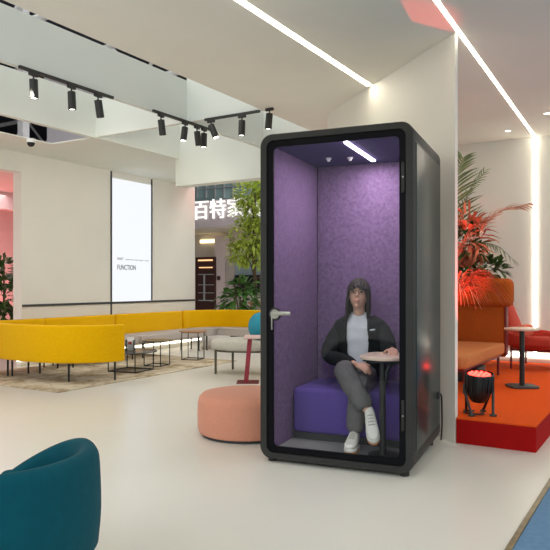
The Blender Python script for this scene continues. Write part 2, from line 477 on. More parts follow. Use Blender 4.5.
finish('outer_shell', b, 'shell', booth)
# back panel
b = BM(); box(b, .05, W-.05, D-.02, D-.002, .07, BH-.045); finish('back_panel', b, 'shell', booth, smooth=0)
# right side panel, proud of the shell, with bolts
b = BM(); box(b, W-.003, W+.006, .075, D-.04, .16, BH-.13, .004, 2); sp = finish('side_panel', b, 'sidepanel', booth)
b = BM(); box(b, -.006, .003, .075, D-.04, .16, BH-.13, .004, 2); finish('side_panel', b, 'sidepanel', booth)
b = BM(); box(b, W-.004, W+.002, .055, D-.02, BH-.125, BH-.118); finish('panel_groove', b, 'black', booth, smooth=0)
b = BM(); box(b, W-.004, W+.002, .055, D-.02, .145, .152); finish('panel_groove', b, 'black', booth, smooth=0)
# feet
for s, t in ((.07, .06), (W-.07, .06), (.07, D-.1), (W-.07, D-.1)):
    b = BM(); cyl(b, (s, t, 0), (s, t, .03), .03, n=14); finish('foot', b, 'black', booth)
# power cable at the back right
b = BM(); tube(b, catmull([(W+.0, D-.14, .40), (W+.02, D-.09, .39), (W+.022, D-.07, .28), (W+.02, D-.05, .15), (W+.01, D-.03, .03)], 6), .007, 6)
box(b, W, W+.015, D-.16, D-.12, .37, .42, .004); finish('power_cable', b, 'black', booth)
# interior
z0, z1 = .08, 2.225
b = BM(); box(b, .058, .075, .05, D-.06, z0, z1); finish('felt_wall', b, 'felt', booth, smooth=0)
b = BM(); box(b, W-.075, W-.058, .05, D-.06, z0, z1); finish('felt_wall', b, 'felt', booth, smooth=0)
b = BM(); box(b, .083, W-.083, D-.075, D-.03, z0, z1, .006, 2); finish('felt_wall', b, 'felt', booth)
b = BM(); box(b, .058, W-.058, .05, D-.03, z1, z1+.02); finish('ceiling_panel', b, 'feltceil', booth, smooth=0)
b = BM(); box(b, .052, W-.052, .05, D-.03, .068, z0); finish('floor_mat', b, 'boothfloor', booth, smooth=0)
# bench
b = BM(); box(b, .085, W-.085, .405, D-.08, .13, .47, .035, 4); bn = finish('bench_seat', b, 'bench', booth)
b = BM(); box(b, .085, W-.085, .43, D-.08, z0, .13); finish('bench_plinth', b, 'plinth', booth, smooth=0)
# ceiling light bar, sprinklers, vent
b = BM(); box(b, .585, .612, .10, .84, z1-.012, z1, .003); finish('light_bar', b, emit('booth_led', (1, .9, .93), 20), booth)
for s, t in ((.30, .62), (.46, .66)):
    b = BM(); lathe(b, [(0, -.028), (.012, -.026), (.014, -.012), (.022, -.008), (.022, 0), (0, 0)], 14); finish('ceiling_sensor', b, 'whiteplastic', booth, loc=(s, t, z1))
b = BM(); box(b, .90, .985, .42, .52, z1-.012, z1, .004); finish('vent_grille', b, 'black', booth)
# door
door = bpy.data.objects.new('door', None); COL.objects.link(door); door.parent = booth
b = BM()
ro = rrect(W-.104, BH-.025-.094, .048, 8, W/2, zc); ri = rrect(W-.104-.085, BH-.025-.094-.085, .03, 8, W/2, zc)
k = len(ro)
loops(b, [(ro, .012), (ro, .034), (ri, .034), (ri, .012), (ro, .012)]); bmesh.ops.remove_doubles(b, verts=b.verts, dist=1e-5)
finish('door_border', b, 'blackborder', door)
b = BM(); box(b, .085, W-.085, .019, .027, .105, BH-.08); finish('glass_pane', b, 'glass', door, smooth=0)
b = BM()
hz = 1.25 - (314-HY)*4.6/F
lathe_m = Matrix.Translation((.112, .012, hz)) @ Matrix.Rotation(PI/2, 4, 'X')
t = BM(); lathe(t, [(0, 0), (.034, 0), (.034, .01), (.03, .014), (0, .014)], 24); t.transform(lathe_m); merge(b, t)
tt = BM(); box(tt, .104, .25, -.048, -.036, hz-.006, hz+.022, .005, 2); merge(b, tt)
cyl(b, (.112, .0, hz+.004), (.112, -.04, hz+.004), .012, n=14)
finish('handle', b, 'steel', door)
b = BM(); lathe_m2 = Matrix.Translation((.112, .014, hz)) @ Matrix.Rotation(PI/2, 4, 'X')
lathe(b, [(.036, 0), (.046, 0), (.046, .01), (.036, .012)], 24); b.transform(lathe_m2); finish('handle_rose', b, 'black', door)
b = BM(); box(b, .086, .096, -.004, .012, hz-.11, hz+.0, .003); finish('key_slot', b, 'steel', door)
for z in (1.94, .40):
    b = BM(); cyl(b, (W-.068, .006, z-.09), (W-.068, .006, z+.09), .012, n=12); box(b, W-.080, W-.062, .0, .013, z-.10, z+.10, .003); h = finish('hinge', b, 'black', door)
    b = BM(); cyl(b, (W-.068, -.008, z), (W-.068, -.004, z), .006, n=8); finish('hinge_screw', b, 'steel', h)

# table inside the booth
tb = thing('pedestal_table', 'small round pale wood table on a black pole inside the purple booth', 'table', bw(.84, .30, .08), BROT)
b = BM(); poly = []
cx_, cy_ = .0, .0
o = rrect(.32, .42, .14, 8, -.015, 0.0)
prism(b, [(x, y) for x, y in o], .655, .676, .006, 2); finish('tabletop', b, 'tabletop', tb)
b = BM(); prism(b, [(x*.9, y*.9) for x, y in o], .64, .655); finish('top_support', b, 'black', tb, smooth=0)
b = BM(); cyl(b, (.0, -.14, .0), (.0, -.14, .64), .022, n=16); finish('pole', b, 'black', tb)
b = BM(); tube(b, catmull([(.02, -.14, .50), (.03, -.14, .58), (.06, -.13, .63), (.12, -.12, .645)], 6), .014, 8); finish('bracket', b, 'black', tb)
b = BM(); lathe(b, [(0, 0), (.11, 0), (.11, .008), (.03, .014), (0, .014)], 28, (0, -.10, 0)); finish('base', b, 'black', tb)

# ================================================================== PERSON
def skin_mesh(verts, edges, radii, sub=2, root=0):
    me = bpy.data.meshes.new('sk'); me.from_pydata(verts, edges, []); o = bpy.data.objects.new('sk', me); COL.objects.link(o)
    md = o.modifiers.new('s', 'SKIN'); md.use_smooth_shade = True; md.branch_smoothing = .6
    sv = me.skin_vertices[0].data
    for i, r in enumerate(radii):
        sv[i].radius = r if isinstance(r, tuple) else (r, r); sv[i].use_root = (i == root)
    ss = o.modifiers.new('u', 'SUBSURF'); ss.levels = sub; ss.render_levels = sub
    bpy.context.view_layer.update()
    m2 = bpy.data.meshes.new_from_object(o.evaluated_get(bpy.context.evaluated_depsgraph_get()))
    bpy.data.objects.remove(o); bpy.data.meshes.remove(me)
    b = bmesh.new(); b.from_mesh(m2); bpy.data.meshes.remove(m2); return b
def remeshed(b, voxel, smooth=3, name='person', m='skin', parent=None):
    me = bpy.data.meshes.new('rm'); bmesh.ops.recalc_face_normals(b, faces=b.faces); b.to_mesh(me); b.free()
    o = bpy.data.objects.new('rm', me); COL.objects.link(o)
    r = o.modifiers.new('r', 'REMESH'); r.mode = 'VOXEL'; r.voxel_size = voxel; r.use_smooth_shade = True
    if smooth:
        s = o.modifiers.new('s', 'SMOOTH'); s.iterations = smooth; s.factor = .5
    bpy.context.view_layer.update()
    m2 = bpy.data.meshes.new_from_object(o.evaluated_get(bpy.context.evaluated_depsgraph_get()))
    bpy.data.objects.remove(o); bpy.data.meshes.remove(me)
    m2.name = name; m2.materials.clear(); m2.materials.append(M[m])
    for p in m2.polygons: p.use_smooth = True
    ob = bpy.data.objects.new(name, m2); COL.objects.link(ob)
    if parent is not None: ob.parent = parent
    return ob
# all in booth-local coordinates (s right, t into the booth, z up)
J = dict(pel=(.50, .76, .565), spi=(.50, .775, .70), che=(.512, .76, .86), nb=(.518, .735, .965), nk=(.522, .70, 1.03),
         sr=(.345, .745, .925), er=(.275, .655, .685), wr=(.575, .43, .665),
         sl=(.695, .745, .925), el=(.785, .63, .70), wl=(.845, .42, .785),
         hr=(.42, .74, .555), kr=(.525, .275, .635), ar=(.735, .195, .365),
         hl=(.59, .74, .555), kl=(.625, .345, .53), al=(.615, .245, .19))
J = {k_: Vector(v) for k_, v in J.items()}
hd_c = Vector((.525, .675, 1.165))
def lerp(a, b, t): return a + (b - a)*t
def body_bm():
    names = ['pel', 'spi', 'che', 'nb', 'nk', 'sr', 'er', 'wr', 'sl', 'el', 'wl', 'hr', 'kr', 'ar', 'hl', 'kl', 'al']
    vs = [tuple(J[n]) for n in names]; ix = {n: i for i, n in enumerate(names)}
    rad = dict(pel=(.12, .10), spi=(.105, .08), che=(.12, .085), nb=.055, nk=.042, sr=.05, er=.036, wr=.024, sl=.05, el=.036, wl=.024,
               hr=.082, kr=.053, ar=.034, hl=.082, kl=.053, al=.034)
    E_ = [('pel', 'spi'), ('spi', 'che'), ('che', 'nb'), ('nb', 'nk'), ('che', 'sr'), ('sr', 'er'), ('er', 'wr'), ('che', 'sl'), ('sl', 'el'), ('el', 'wl'),
          ('pel', 'hr'), ('hr', 'kr'), ('kr', 'ar'), ('pel', 'hl'), ('hl', 'kl'), ('kl', 'al')]
    b = skin_mesh(vs, [(ix[a], ix[c]) for a, c in E_], [rad[n] for n in names])
    # head
    Rh = Matrix.Rotation(math.radians(-10), 4, 'X') @ Matrix.Rotation(math.radians(8), 4, 'Z')
    t = bmesh.new(); bmesh.ops.create_uvsphere(t, u_segments=36, v_segments=24, radius=1.0)
    for v in t.verts:
        x, y, z = v.co
        jaw = max(0, -z); w = .074*(1 - .30*jaw**1.5); d = .094*(1 - .12*jaw)
        yy = y*d - (.012*jaw if y < 0 else -.0) ; 
        if z < -.2 and y > 0: yy *= 1 - .45*jaw
        v.co = Vector((x*w, yy, z*.115))
        if y < -.55 and -.1 < z < .22 and .2 < abs(x) < .6: v.co.y += .006      # eye sockets
    t.transform(Rh); t.transform(Matrix.Translation(hd_c)); merge(b, t)
    def hp(x, y, z): return hd_c + (Rh @ Vector((x, y, z)))
    cyl(b, J['nk'] - Vector((0, 0, .05)), hp(0, .01, -.04), .045, .047, 16)
    ball(b, hp(0, -.098, -.018), .013, (1, 1.3, 1)); cyl(b, hp(0, -.088, .02), hp(0, -.104, -.018), .006, .012, 8)
    for s in (-1, 1): ball(b, hp(s*.074, .005, -.005), .026, (.35, .7, 1.1))
    ball(b, hp(0, -.088, -.055), .017, (1.3, .6, .6)); ball(b, hp(0, -.082, -.092), .016, (1.2, .8, .8))
    # hands: palm + fingers
    def hand(w, d, up, side, curl):
        d = d.normalized(); up = (up - d*up.dot(d)).normalized(); sd = d.cross(up)*side
        pc = w + d*.045
        ma = Matrix((sd, d, up)).transposed().to_4x4()
        ball(b, pc, 1, (.037, .05, .015), 14, 10, ma)
        for i, (o_, L) in enumerate(((-.028, .062), (-.0095, .072), (.0095, .068), (.027, .054))):
            p = w + d*(.080 - abs(o_ + .005)*.25) + sd*o_
            for j, f in enumerate((.42, .33, .25)):
                ang = curl*(j + .6)
                dd = d*math.cos(ang) - up*math.sin(ang)
                q = p + dd*L*f
                cyl(b, p, q, .0088 - .0009*j, .0080 - .0009*j, 8); ball(b, q, .0079 - .0009*j, u=8, v=6); p = q
        p = w + d*.022 - sd*.030
        for j, L in enumerate((.036, .028)):
            dd = (d*(.75 + .2*j) - sd*(.7 - .3*j) - up*.25).normalized(); q = p + dd*L
            cyl(b, p, q, .0108 - .0012*j, .0095 - .0012*j, 8); ball(b, q, .0093 - .0012*j, u=8, v=6); p = q
    hand(J['wr'], Vector((.10, -.045, -.028)), Vector((.1, -.45, .9)), 1, .35)
    hand(J['wl'], Vector((.03, -.10, -.010)), Vector((0, 0, 1)), -1, .25)
    return b, hp
bbm, hp = body_bm()
person = remeshed(bbm, .0058, 3)
person.location = P0; person.rotation_euler.z = BROT
tag(person, 'seated woman in open black jacket, white tee and grey trousers, legs crossed', 'person')
def skinpart(name, m, pts, radii, edges=None, sub=2, cut=None, solid=0):
    e = edges or [(i, i+1) for i in range(len(pts)-1)]
    b = skin_mesh([tuple(p) for p in pts], e, radii, sub)
    if cut:
        bmesh.ops.delete(b, geom=[f for f in b.faces if cut(f.calc_center_median())], context='FACES')
    o = finish(name, b, m, person, smooth=60)
    if solid:
        s = o.modifiers.new('t', 'SOLIDIFY'); s.thickness = solid; s.offset = 1
    return o
# trousers: both legs + hips, wide straight cut
def trousers():
    hipc = J['pel']
    pts = [hipc + Vector((0, 0, .10)), hipc, J['hr'], lerp(J['hr'], J['kr'], .55), J['kr'] + Vector((0, .012, .004)), lerp(J['kr'], J['ar'], .35), lerp(J['kr'], J['ar'], .95),
           J['hl'], lerp(J['hl'], J['kl'], .55), J['kl'], lerp(J['kl'], J['al'], .35), lerp(J['kl'], J['al'], 1.0)]
    rad = [(.135, .11), (.135, .115), .096, .086, .076, .078, .073, .096, .086, .072, .074, .072]
    ed = [(0, 1), (1, 2), (2, 3), (3, 4), (4, 5), (5, 6), (1, 7), (7, 8), (8, 9), (9, 10), (10, 11)]
    b = skin_mesh([tuple(p) for p in pts], ed, rad, 3, root=1)
    for v in b.verts:
        n = noise.noise(v.co*14)*.007 + noise.noise(v.co*38)*.002
        v.co += v.normal*n
    finish('trousers', b, 'trousers', person, smooth=60)
trousers()
# t-shirt torso
def torso_grid(name, m, wfac, dfac, z0, z1, front_cut=None, nz=26, na=48, thick=.0, folds=.003):
    b = BM(); rows = []
    for i in range(nz+1):
        z = lerp(z0, z1, i/nz); f = (z-.55)/(1.0-.55)
        c = lerp(J['pel'], J['nb'], max(0, min(1, f)))
        c = Vector((lerp(.50, .520, max(0, min(1, f))), .765 - .03*max(0, f)**2 - .0, z))
        prof = [(-.2, .150, .120), (.0, .150, .120), (.3, .142, .108), (.6, .160, .112), (.8, .178, .112), (.9, .165, .10), (.97, .115, .085), (1.05, .066, .066)]
        for (a0, w0, d0), (a1, w1, d1) in zip(prof, prof[1:]):
            if a0 <= f <= a1 + 1e-9: t = (f-a0)/(a1-a0); w = lerp(w0, w1, t); d = lerp(d0, d1, t); break
        row = []
        for j in range(na):
            a = 2*PI*j/na
            p = Vector((c.x + w*wfac*math.cos(a), c.y + d*dfac*math.sin(a), z))
            p += Vector((math.cos(a), math.sin(a), 0))*(noise.noise(Vector((p.x*9, p.y*9, p.z*14)))*folds)
            row.append(p)
        rows.append(row)
    V = [[b.verts.new(p) for p in r] for r in rows]
    for i in range(nz):
        for j in range(na):
            q = (V[i][j], V[i][(j+1) % na], V[i+1][(j+1) % na], V[i+1][j])
            cen = sum((v.co for v in q), Vector())/4
            if front_cut and front_cut(cen): continue
            b.faces.new(q)
    bmesh.ops.delete(b, geom=[v for v in b.verts if not v.link_faces], context='VERTS')
    return b
b = torso_grid('tee', 'tee', 1.02, 1.06, .56, 1.032, nz=40, folds=.008)
finish('t_shirt', b, 'tee', person, smooth=60)
def jcut(c):
    # open front: wider at the chest, narrowing to the hem
    f = (c.z-.60)/(1.0-.60)
    wl_ = .056 + .028*math.sin(max(0, min(1, f))*PI*.8)
    xc = .525
    return c.y < .74 and abs(c.x - xc) < wl_
jb = torso_grid('jacket', 'jacket', 1.16, 1.20, .54, 1.0, front_cut=jcut, nz=70, na=140, folds=.012)
# collar
sl_pts = [[J['che'] + Vector((-.09, .0, .05)), J['sr'] + Vector((.01, 0, 0)), lerp(J['sr'], J['er'], .5), J['er'], lerp(J['er'], J['wr'], .5), lerp(J['er'], J['wr'], .93)],
          [J['che'] + Vector((.09, .0, .05)), J['sl'] + Vector((-.01, 0, 0)), lerp(J['sl'], J['el'], .5), J['el'], lerp(J['el'], J['wl'], .5), lerp(J['el'], J['wl'], .92)]]
jk = finish('jacket', jb, 'jacket', person, smooth=60)
sd_ = jk.modifiers.new('t', 'SOLIDIFY'); sd_.thickness = .008; sd_.offset = 1
for P in sl_pts:
    b = skin_mesh([tuple(p) for p in P], [(i, i+1) for i in range(5)], [.07, .074, .068, .064, .056, .047], 3)
    for v in b.verts: v.co += v.normal*(noise.noise(v.co*16)*.008 + noise.noise(v.co*40)*.003)
    finish('sleeve', b, 'jacket', jk, smooth=60)
b = BM()
for s in (-1, 1):
    pts = catmull([(.518 + s*.085, .668, .93), (.518 + s*.078, .70, .985), (.518 + s*.055, .765, 1.015), (.518, .80, 1.02)], 5)
    tube(b, pts, [.012 + .006*i/len(pts) for i in range(len(pts))], 8)
finish('collar', b, 'jacket', jk)
b = BM(); box(b, -.020, .020, -.002, .002, -.005, .005, .001, 1, Matrix.Translation((.648, .618, .905)) @ Matrix.Rotation(math.radians(30), 4, 'Z') @ Matrix.Rotation(math.radians(-8), 4, 'Y'))
logo = finish('chest_logo', b, 'whiteplastic', jk); logo['label'] = 'small white chest mark'
# hair: cap with bangs and long curtains
def hair():
    b = BM(); nphi, nv = 72, 22; V = []
    for i in range(nphi):
        phi = 2*PI*i/nphi                     # 0 = front (-t)
        fr = abs(((phi + PI) % (2*PI)) - PI)   # angle from front
        if fr < .80: zend = .040 + .010*math.cos(fr*5)
        elif fr < 1.05: zend = lerp(.04, -.19, (fr-.80)/.25)
        else: zend = -.19 - .03*math.sin(phi*3)
        dx, dy = math.sin(phi), -math.cos(phi)
        col = []
        for j in range(nv+1):
            t = j/nv
            ztop = .135
            if t < .5:
                a = t/.5*PI/2; r = math.sin(a); z = .012 + (ztop-.012)*math.cos(a)
                z = max(z, zend) if zend > .012 else z
            else:
                u = (t-.5)/.5; r = 1.0 + .10*math.sin(u*PI*.7) - .06*u; z = lerp(.012, zend, u) if zend < .012 else zend
            p = Vector((dx*r*.090, dy*r*.110 + .006, z))
            p += Vector((dx, dy, 0))*(.0035*math.sin(phi*23 + j*.3) + .003*noise.noise(Vector((dx*6, dy*6, z*8))))
            col.append(hp(p.x, p.y, p.z) if True else p)
        V.append(col)
    top = b.verts.new(hp(0, .006, .137))
    vv = [[b.verts.new(p) for p in c[1:]] for c in V]
    for i in range(nphi):
        A, B = vv[i], vv[(i+1) % nphi]
        b.faces.new((top, A[0], B[0]))
        for j in range(nv-1):
            if (A[j].co - A[j+1].co).length < 1e-5 and (B[j].co - B[j+1].co).length < 1e-5: continue
            b.faces.new((A[j], A[j+1], B[j+1], B[j]))
    bmesh.ops.remove_doubles(b, verts=b.verts, dist=1e-5)
    o = finish('hair', b, 'hair', person, smooth=60)
    s = o.modifiers.new('t', 'SOLIDIFY'); s.thickness = .010; s.offset = -1
hair()
for s in (-1, 1):
    b = BM(); ball(b, hp(s*.032, -.083, .012), .011, (1.25, .5, .6)); finish('eye', b, 'eye', person)
    b = BM(); tube(b, [hp(s*.018, -.094, .030), hp(s*.034, -.093, .035), hp(s*.052, -.083, .030)], .003, 6); finish('eyebrow', b, 'hair', person)
b = BM(); ball(b, hp(0, -.098, -.055), .011, (2.0, .45, .55)); finish('lips', b, 'lips', person)
b = BM()
for s in (-1, 1):
    tube(b, [hp(s*.034 + .025*math.cos(a*PI/10), -.105 + .004*abs(math.cos(a*PI/10)), .010 + .019*math.sin(a*PI/10)) for a in range(20)], .0018, 6, True)
    tube(b, [hp(s*.058, -.100, .014), hp(s*.078, -.05, .012), hp(s*.080, .01, .004)], .0017, 6)
tube(b, [hp(-.010, -.105, .014), hp(0, -.108, .017), hp(.010, -.105, .014)], .0018, 6)
finish('spectacles', b, 'black', person)
# sneakers
def sneaker(ankle, toe_dir, up):
    d = toe_dir.normalized(); up = (up - d*up.dot(d)).normalized(); sd = d.cross(up)
    ma = Matrix((d, sd, up)).transposed().to_4x4(); ma.translation = ankle
    root = bpy.data.objects.new('sneaker', None); COL.objects.link(root); root.parent = person
    b = BM(); secs = []
    for x, w, z0_, z1_ in ((-.062, .018, -.055, -.01), (-.055, .030, -.07, .035), (-.02, .036, -.07, .045), (.03, .037, -.07, .028), (.08, .042, -.07, -.008), (.125, .043, -.07, -.025), (.160, .034, -.068, -.035), (.178, .014, -.064, -.048)):
        secs.append([b.verts.new((x, w*math.copysign(abs(math.cos(a))**.7, math.cos(a)), (z0_+z1_)/2 + (z1_-z0_)/2*math.copysign(abs(math.sin(a))**.8, math.sin(a)))) for a in [2*PI*i/16 for i in range(16)]])
    for A, B in zip(secs, secs[1:]):
        for i in range(16): b.faces.new((A[i], A[(i+1) % 16], B[(i+1) % 16], B[i]))
    b.faces.new(secs[0][::-1]); b.faces.new(secs[-1])
    b.transform(ma); finish('upper', b, 'shoe', root, smooth=60)
    b = BM(); pl = []
    for x, w in ((-.066, .014), (-.056, .032), (-.02, .039), (.03, .039), (.08, .045), (.125, .046), (.162, .037), (.184, .014)): pl.append((x, w))
    prism(b, [(x, w) for x, w in pl] + [(x, -w) for x, w in pl[::-1]], -.088, -.066, .004, 2); b.transform(ma); finish('midsole', b, 'shoe', root, smooth=60)
    b = BM(); prism(b, [(x*.99, w*.97) for x, w in pl] + [(x*.99, -w*.97) for x, w in pl[::-1]], -.104, -.086); b.transform(ma); finish('outsole', b, 'gum', root, smooth=0)
    b = BM()
    for q in range(4): tube(b, [(.03+q*.018, -.022, .022-q*.011), (.034+q*.018, 0, .034-q*.012), (.03+q*.018, .022, .022-q*.011)], .0035, 6)
    b.transform(ma); finish('laces', b, 'greyfab', root)
sneaker(J['ar'] + Vector((.010, -.008, -.015)), Vector((.055, -.13, -.085)), Vector((.05, -.55, .85)))
sneaker(J['al'] + Vector((0, -.0, -.004)), Vector((.015, -.17, .012)), Vector((0, .05, 1)))
# socks/ankles are the body itself

# ================================================================== YELLOW SOFA
def back_prof(t, z0, z1, r=.03):
    o = rrect(t, z1-z0, r, 5, 0, (z0+z1)/2); return o
def offset_path(path, dist):
    P = [Vector((p[0], p[1])) for p in path]; out = []
    for i in range(len(P)):
        d = (P[min(i+1, len(P)-1)] - P[max(i-1, 0)]).normalized(); out.append(P[i] + Vector((-d.y, d.x))*dist)
    return out
def sofa_module(path, label, side, depth=.60, corner=None, legs=None):
    """path: plan points of the back's centre line, side=+1 when the seat lies to the left of travel"""
    P = catmull([Vector((*p, 0)) for p in path], 7) if len(path) > 2 else [Vector((*path[0], 0)), lerp(Vector((*path[0], 0)), Vector((*path[1], 0)), .5), Vector((*path[1], 0))]
    org = Vector(P[len(P)//2]); org.z = 0
    t = thing('sofa_module', label, 'sofa', org, 0, 'curved yellow sofa modules')
    Q = [(p.x-org.x, p.y-org.y) for p in P]
    b = BM(); sweep(b, Q, back_prof(.09, .262, .735, .03), .03); finish('backrest', b, 'yellow', t, smooth=50)
    inn = offset_path(Q, side*.05); outp = offset_path(Q, side*depth)
    b = BM(); prism(b, [tuple(p) for p in inn] + [tuple(outp[-1])] + ([(corner[0]-org.x, corner[1]-org.y)] if corner else []) + [tuple(outp[0])], .265, .395, .03, 3); finish('seat', b, 'greyfab', t, smooth=50)
    A = offset_path(Q, side*.10); B = offset_path(Q, side*(depth-.07)); i0, i1 = 0, len(Q)-1
    def inset(a, b_): return lerp(a, b_, .06)
    L4 = [lerp(p, q, .05) for p, q in ((A[i0], A[i1]), (A[i1], A[i0]), (B[i0], B[i1]), (B[i1], B[i0]))]
    if legs: L4 = [Vector((x-org.x, y-org.y)) for x, y in legs]
    for p2 in L4:
        b = BM(); cyl(b, (p2.x, p2.y, 0), (p2.x, p2.y, .275), .012, .015, 10); cyl(b, (p2.x, p2.y, 0), (p2.x, p2.y, .012), .02, .02, 10); finish('leg', b, 'black', t)
    return t
sofa_module([(-7.60, 5.53), (-7.20, 5.50), (-6.75, 5.52), (-6.38, 5.66), (-6.14, 5.90), (-6.03, 6.16)], 'curved mustard sofa module nearest the camera, turned with its back to us', 1, legs=[(-6.51, 5.72), (-6.13, 6.14), (-7.56, 5.68), (-7.45, 6.04)])
sofa_module([(-8.10, 6.60), (-8.12, 6.15), (-8.08, 5.78), (-7.90, 5.57), (-7.64, 5.53)], 'mustard corner sofa module joining the near row and the row along the wall', 1, .48)
sofa_module([(-8.10, 8.045), (-8.10, 6.66)], 'straight mustard sofa module with a grey seat under the near wall strip', 1)
sofa_module([(-8.10, 9.83), (-8.10, 8.135)], 'straight mustard sofa module with a grey seat below the lightbox screen', 1)
sofa_module([(-6.55, 10.82), (-7.2, 10.82), (-7.62, 10.76), (-7.93, 10.50), (-8.08, 10.15), (-8.10, 9.93)], 'curved mustard corner sofa module with a grey seat beside the fig plant', 1, .60, (-7.5, 10.22))

# rug
b = BM(); box(b, -8.2, -6.02, 5.13, 8.75, 0, .014, .006, 2)
tag(finish('rug', b, 'rug', smooth=30), 'mottled beige shaggy rug under the yellow sofa and coffee tables', 'rug')

# ================================================================== COFFEE TABLES
def coffee_table(loc, d, h, top, label, rz=0.3, inset=.86):
    t = thing('coffee_table', label, 'table', loc, rz, 'wire coffee tables on the rug')
    b = BM(); lathe(b, [(0, h-.018), (d/2-.006, h-.018), (d/2, h-.012), (d/2, h-.005), (d/2-.005, h), (0, h)], 40); finish('tabletop', b, top, t)
    r = d/2*inset
    c = [Vector((r*math.cos(a), r*math.sin(a), 0)) for a in (PI/4, 3*PI/4, 5*PI/4, 7*PI/4)]
    for p in c:
        b = BM(); cyl(b, (p.x, p.y, 0.004), (p.x, p.y, h-.018), .0075, n=8); finish('leg', b, 'black', t)
    b = BM(); tube(b, [Vector((p.x, p.y, .008)) for p in c], .0075, 6, True); finish('base_frame', b, 'black', t)
    b = BM(); tube(b, [Vector((p.x, p.y, h-.024)) for p in c], .0065, 6, True); finish('top_frame', b, 'black', t)
    return t
coffee_table(at(193, 10.75, .014), .46, .47, 'walnut', 'tallest wire coffee table with a round walnut top')
coffee_table(at(157, 9.95, .014), .46, .385, 'darktop', 'mid-height wire coffee table with a round dark top', .2)
coffee_table(at(131, 9.35, .014), .74, .285, 'darktop', 'largest and lowest wire coffee table with a wide dark round top', .15)
# brochure holder on the low table
p = at(130.5, 9.35, .30)
t = thing('brochure_holder', 'clear acrylic brochure holder on the lowest coffee table', 'holder', p, .25)
b = BM()
for q in ((-.06, .06, .03, .034, 0, .17), (-.06, .06, -.034, -.03, 0, .14), (-.06, .06, -.034, .034, 0, .005), (-.064, -.06, -.034, .034, 0, .15), (.06, .064, -.034, .034, 0, .15)): box(b, *q)
finish('acrylic_case', b, 'glass2', t, smooth=0)
br = thing('brochure', 'white brochure with a red patch standing in the clear holder', 'brochure', Vector(p) + Vector((0, 0, .006)), .25)
b = BM(); box(b, -.05, .05, .0, .012, 0, .185); finish('pages', b, 'whiteplastic', br, smooth=0)
b = BM(); box(b, -.035, .02, -.002, .0, .08, .12); finish('cover_print', b, 'coral', br, smooth=0)

# ================================================================== GREY LOUNGE CHAIR + RED TABLE + POUF
gc = thing('lounge_chair', 'pale grey lounge chair with teal cushion partly hidden behind the booth', 'chair', at(247, 9.25), TH-.15)
b = BM()
o = rrect(.98, .80, .30, 8); prism(b, o, .34, .475, .06, 4); finish('seat', b, 'lightgrey', gc, smooth=60)
b = BM(); prism(b, [(x*.9, y*.9) for x, y in o], .315, .345, .01); finish('seat_frame', b, 'olive', gc)
for x, y in ((-.40, -.22), (.30, -.34), (-.27, .30), (.30, .34)):
    b = BM(); cyl(b, (x, y, 0), (x, y, .33), .016, .018, 10); finish('leg', b, 'olive', gc)
b = BM(); sweep(b, catmull([(.10, .38, 0), (.35, .36, 0), (.46, .2, 0), (.48, 0, 0), (.46, -.22, 0), (.36, -.34, 0)], 6), back_prof(.10, .44, .72, .045), .045); finish('backrest', b, 'lightgrey', gc)
b = BM(); ball(b, (.20, -.05, .655), 1, (.17, .22, .20), 20, 14); finish('back_cushion', b, 'tealcushion', gc)

st = thing('side_table', 'slim maroon side table with pale pink top beside the booth', 'table', at(248, 8.35), TH)
b = BM(); box(b, -.05, .44, -.22, .22, .565, .585, .006); finish('tabletop', b, 'pinktop', st)
b = BM(); 
prism(b, [(-.052, -.03), (.005, -.03), (.005, .03), (-.052, .03)], .008, .567)
for v in b.verts:
    if v.co.z > .3: v.co.x += .05
finish('pole', b, 'maroon', st, smooth=0)
b = BM(); box(b, -.14, .14, -.16, .16, 0, .006, .002); finish('base', b, 'redlegs', st)

pouf = thing('pouf', 'low round salmon pink upholstered pouf beside the phone booth', 'pouf', cw(-.232, 5.49), 0)
b = BM(); R = .412
lathe(b, [(0, .02), (R-.03, .02), (R-.008, .03), (R, .06), (R+.004, .17), (R, .27), (R-.012, .315), (R-.04, .342), (R-.09, .352), (0, .357)], 64); finish('cushion', b, 'pink', pouf)
b = BM(); lathe(b, [(0, 0), (R-.035, 0), (R-.035, .022), (0, .022)], 48); finish('base', b, 'plinth', pouf)

# ================================================================== TEAL TUB CHAIR (close, lower left)
tc = thing('tub_chair', 'teal barrel-backed tub chair seen from behind in the near corner', 'chair', cw(-1.05, 2.40), TH)
b = BM(); RT = .345
pth = []
for i in range(81):
    a = math.radians(-205 + 304*i/80)   # from one arm round the back to the other
    pth.append((RT*math.cos(a)*(1.0), RT*math.sin(a)*1.0))
def zm(s, z):
    f = max(s, 1-s)
    drop = .17*max(0, (f-.76)/.24)**1.85
    k_ = max(0, (z-.28)/(.64-.28)); return z - drop*k_
prof = [(-.045, .28), (-.055, .40), (-.050, .57), (-.040, .616), (-.016, .640), (.012, .636), (.030, .610), (.040, .57), (.045, .45), (.045, .28)]
prof = [(p.x, p.y) for p in catmull([Vector((n_, z_, 0)) for n_, z_ in prof], 3)]
sweep(b, pth, prof, .04, zm); finish('shell_back', b, 'teal', tc, smooth=70)
b = BM(); lathe(b, [(0, .26), (.26, .26), (.29, .28), (.30, .38), (.28, .425), (.2, .44), (0, .445)], 40); finish('seat', b, 'teal', tc)
for a in (35, 145, 215, 325):
    x, y = math.cos(math.radians(a)), math.sin(math.radians(a))
    b = BM(); cyl(b, (x*.33, y*.33, 0), (x*.285, y*.285, .29), .013, .02, 12); finish('leg', b, 'oak', tc)

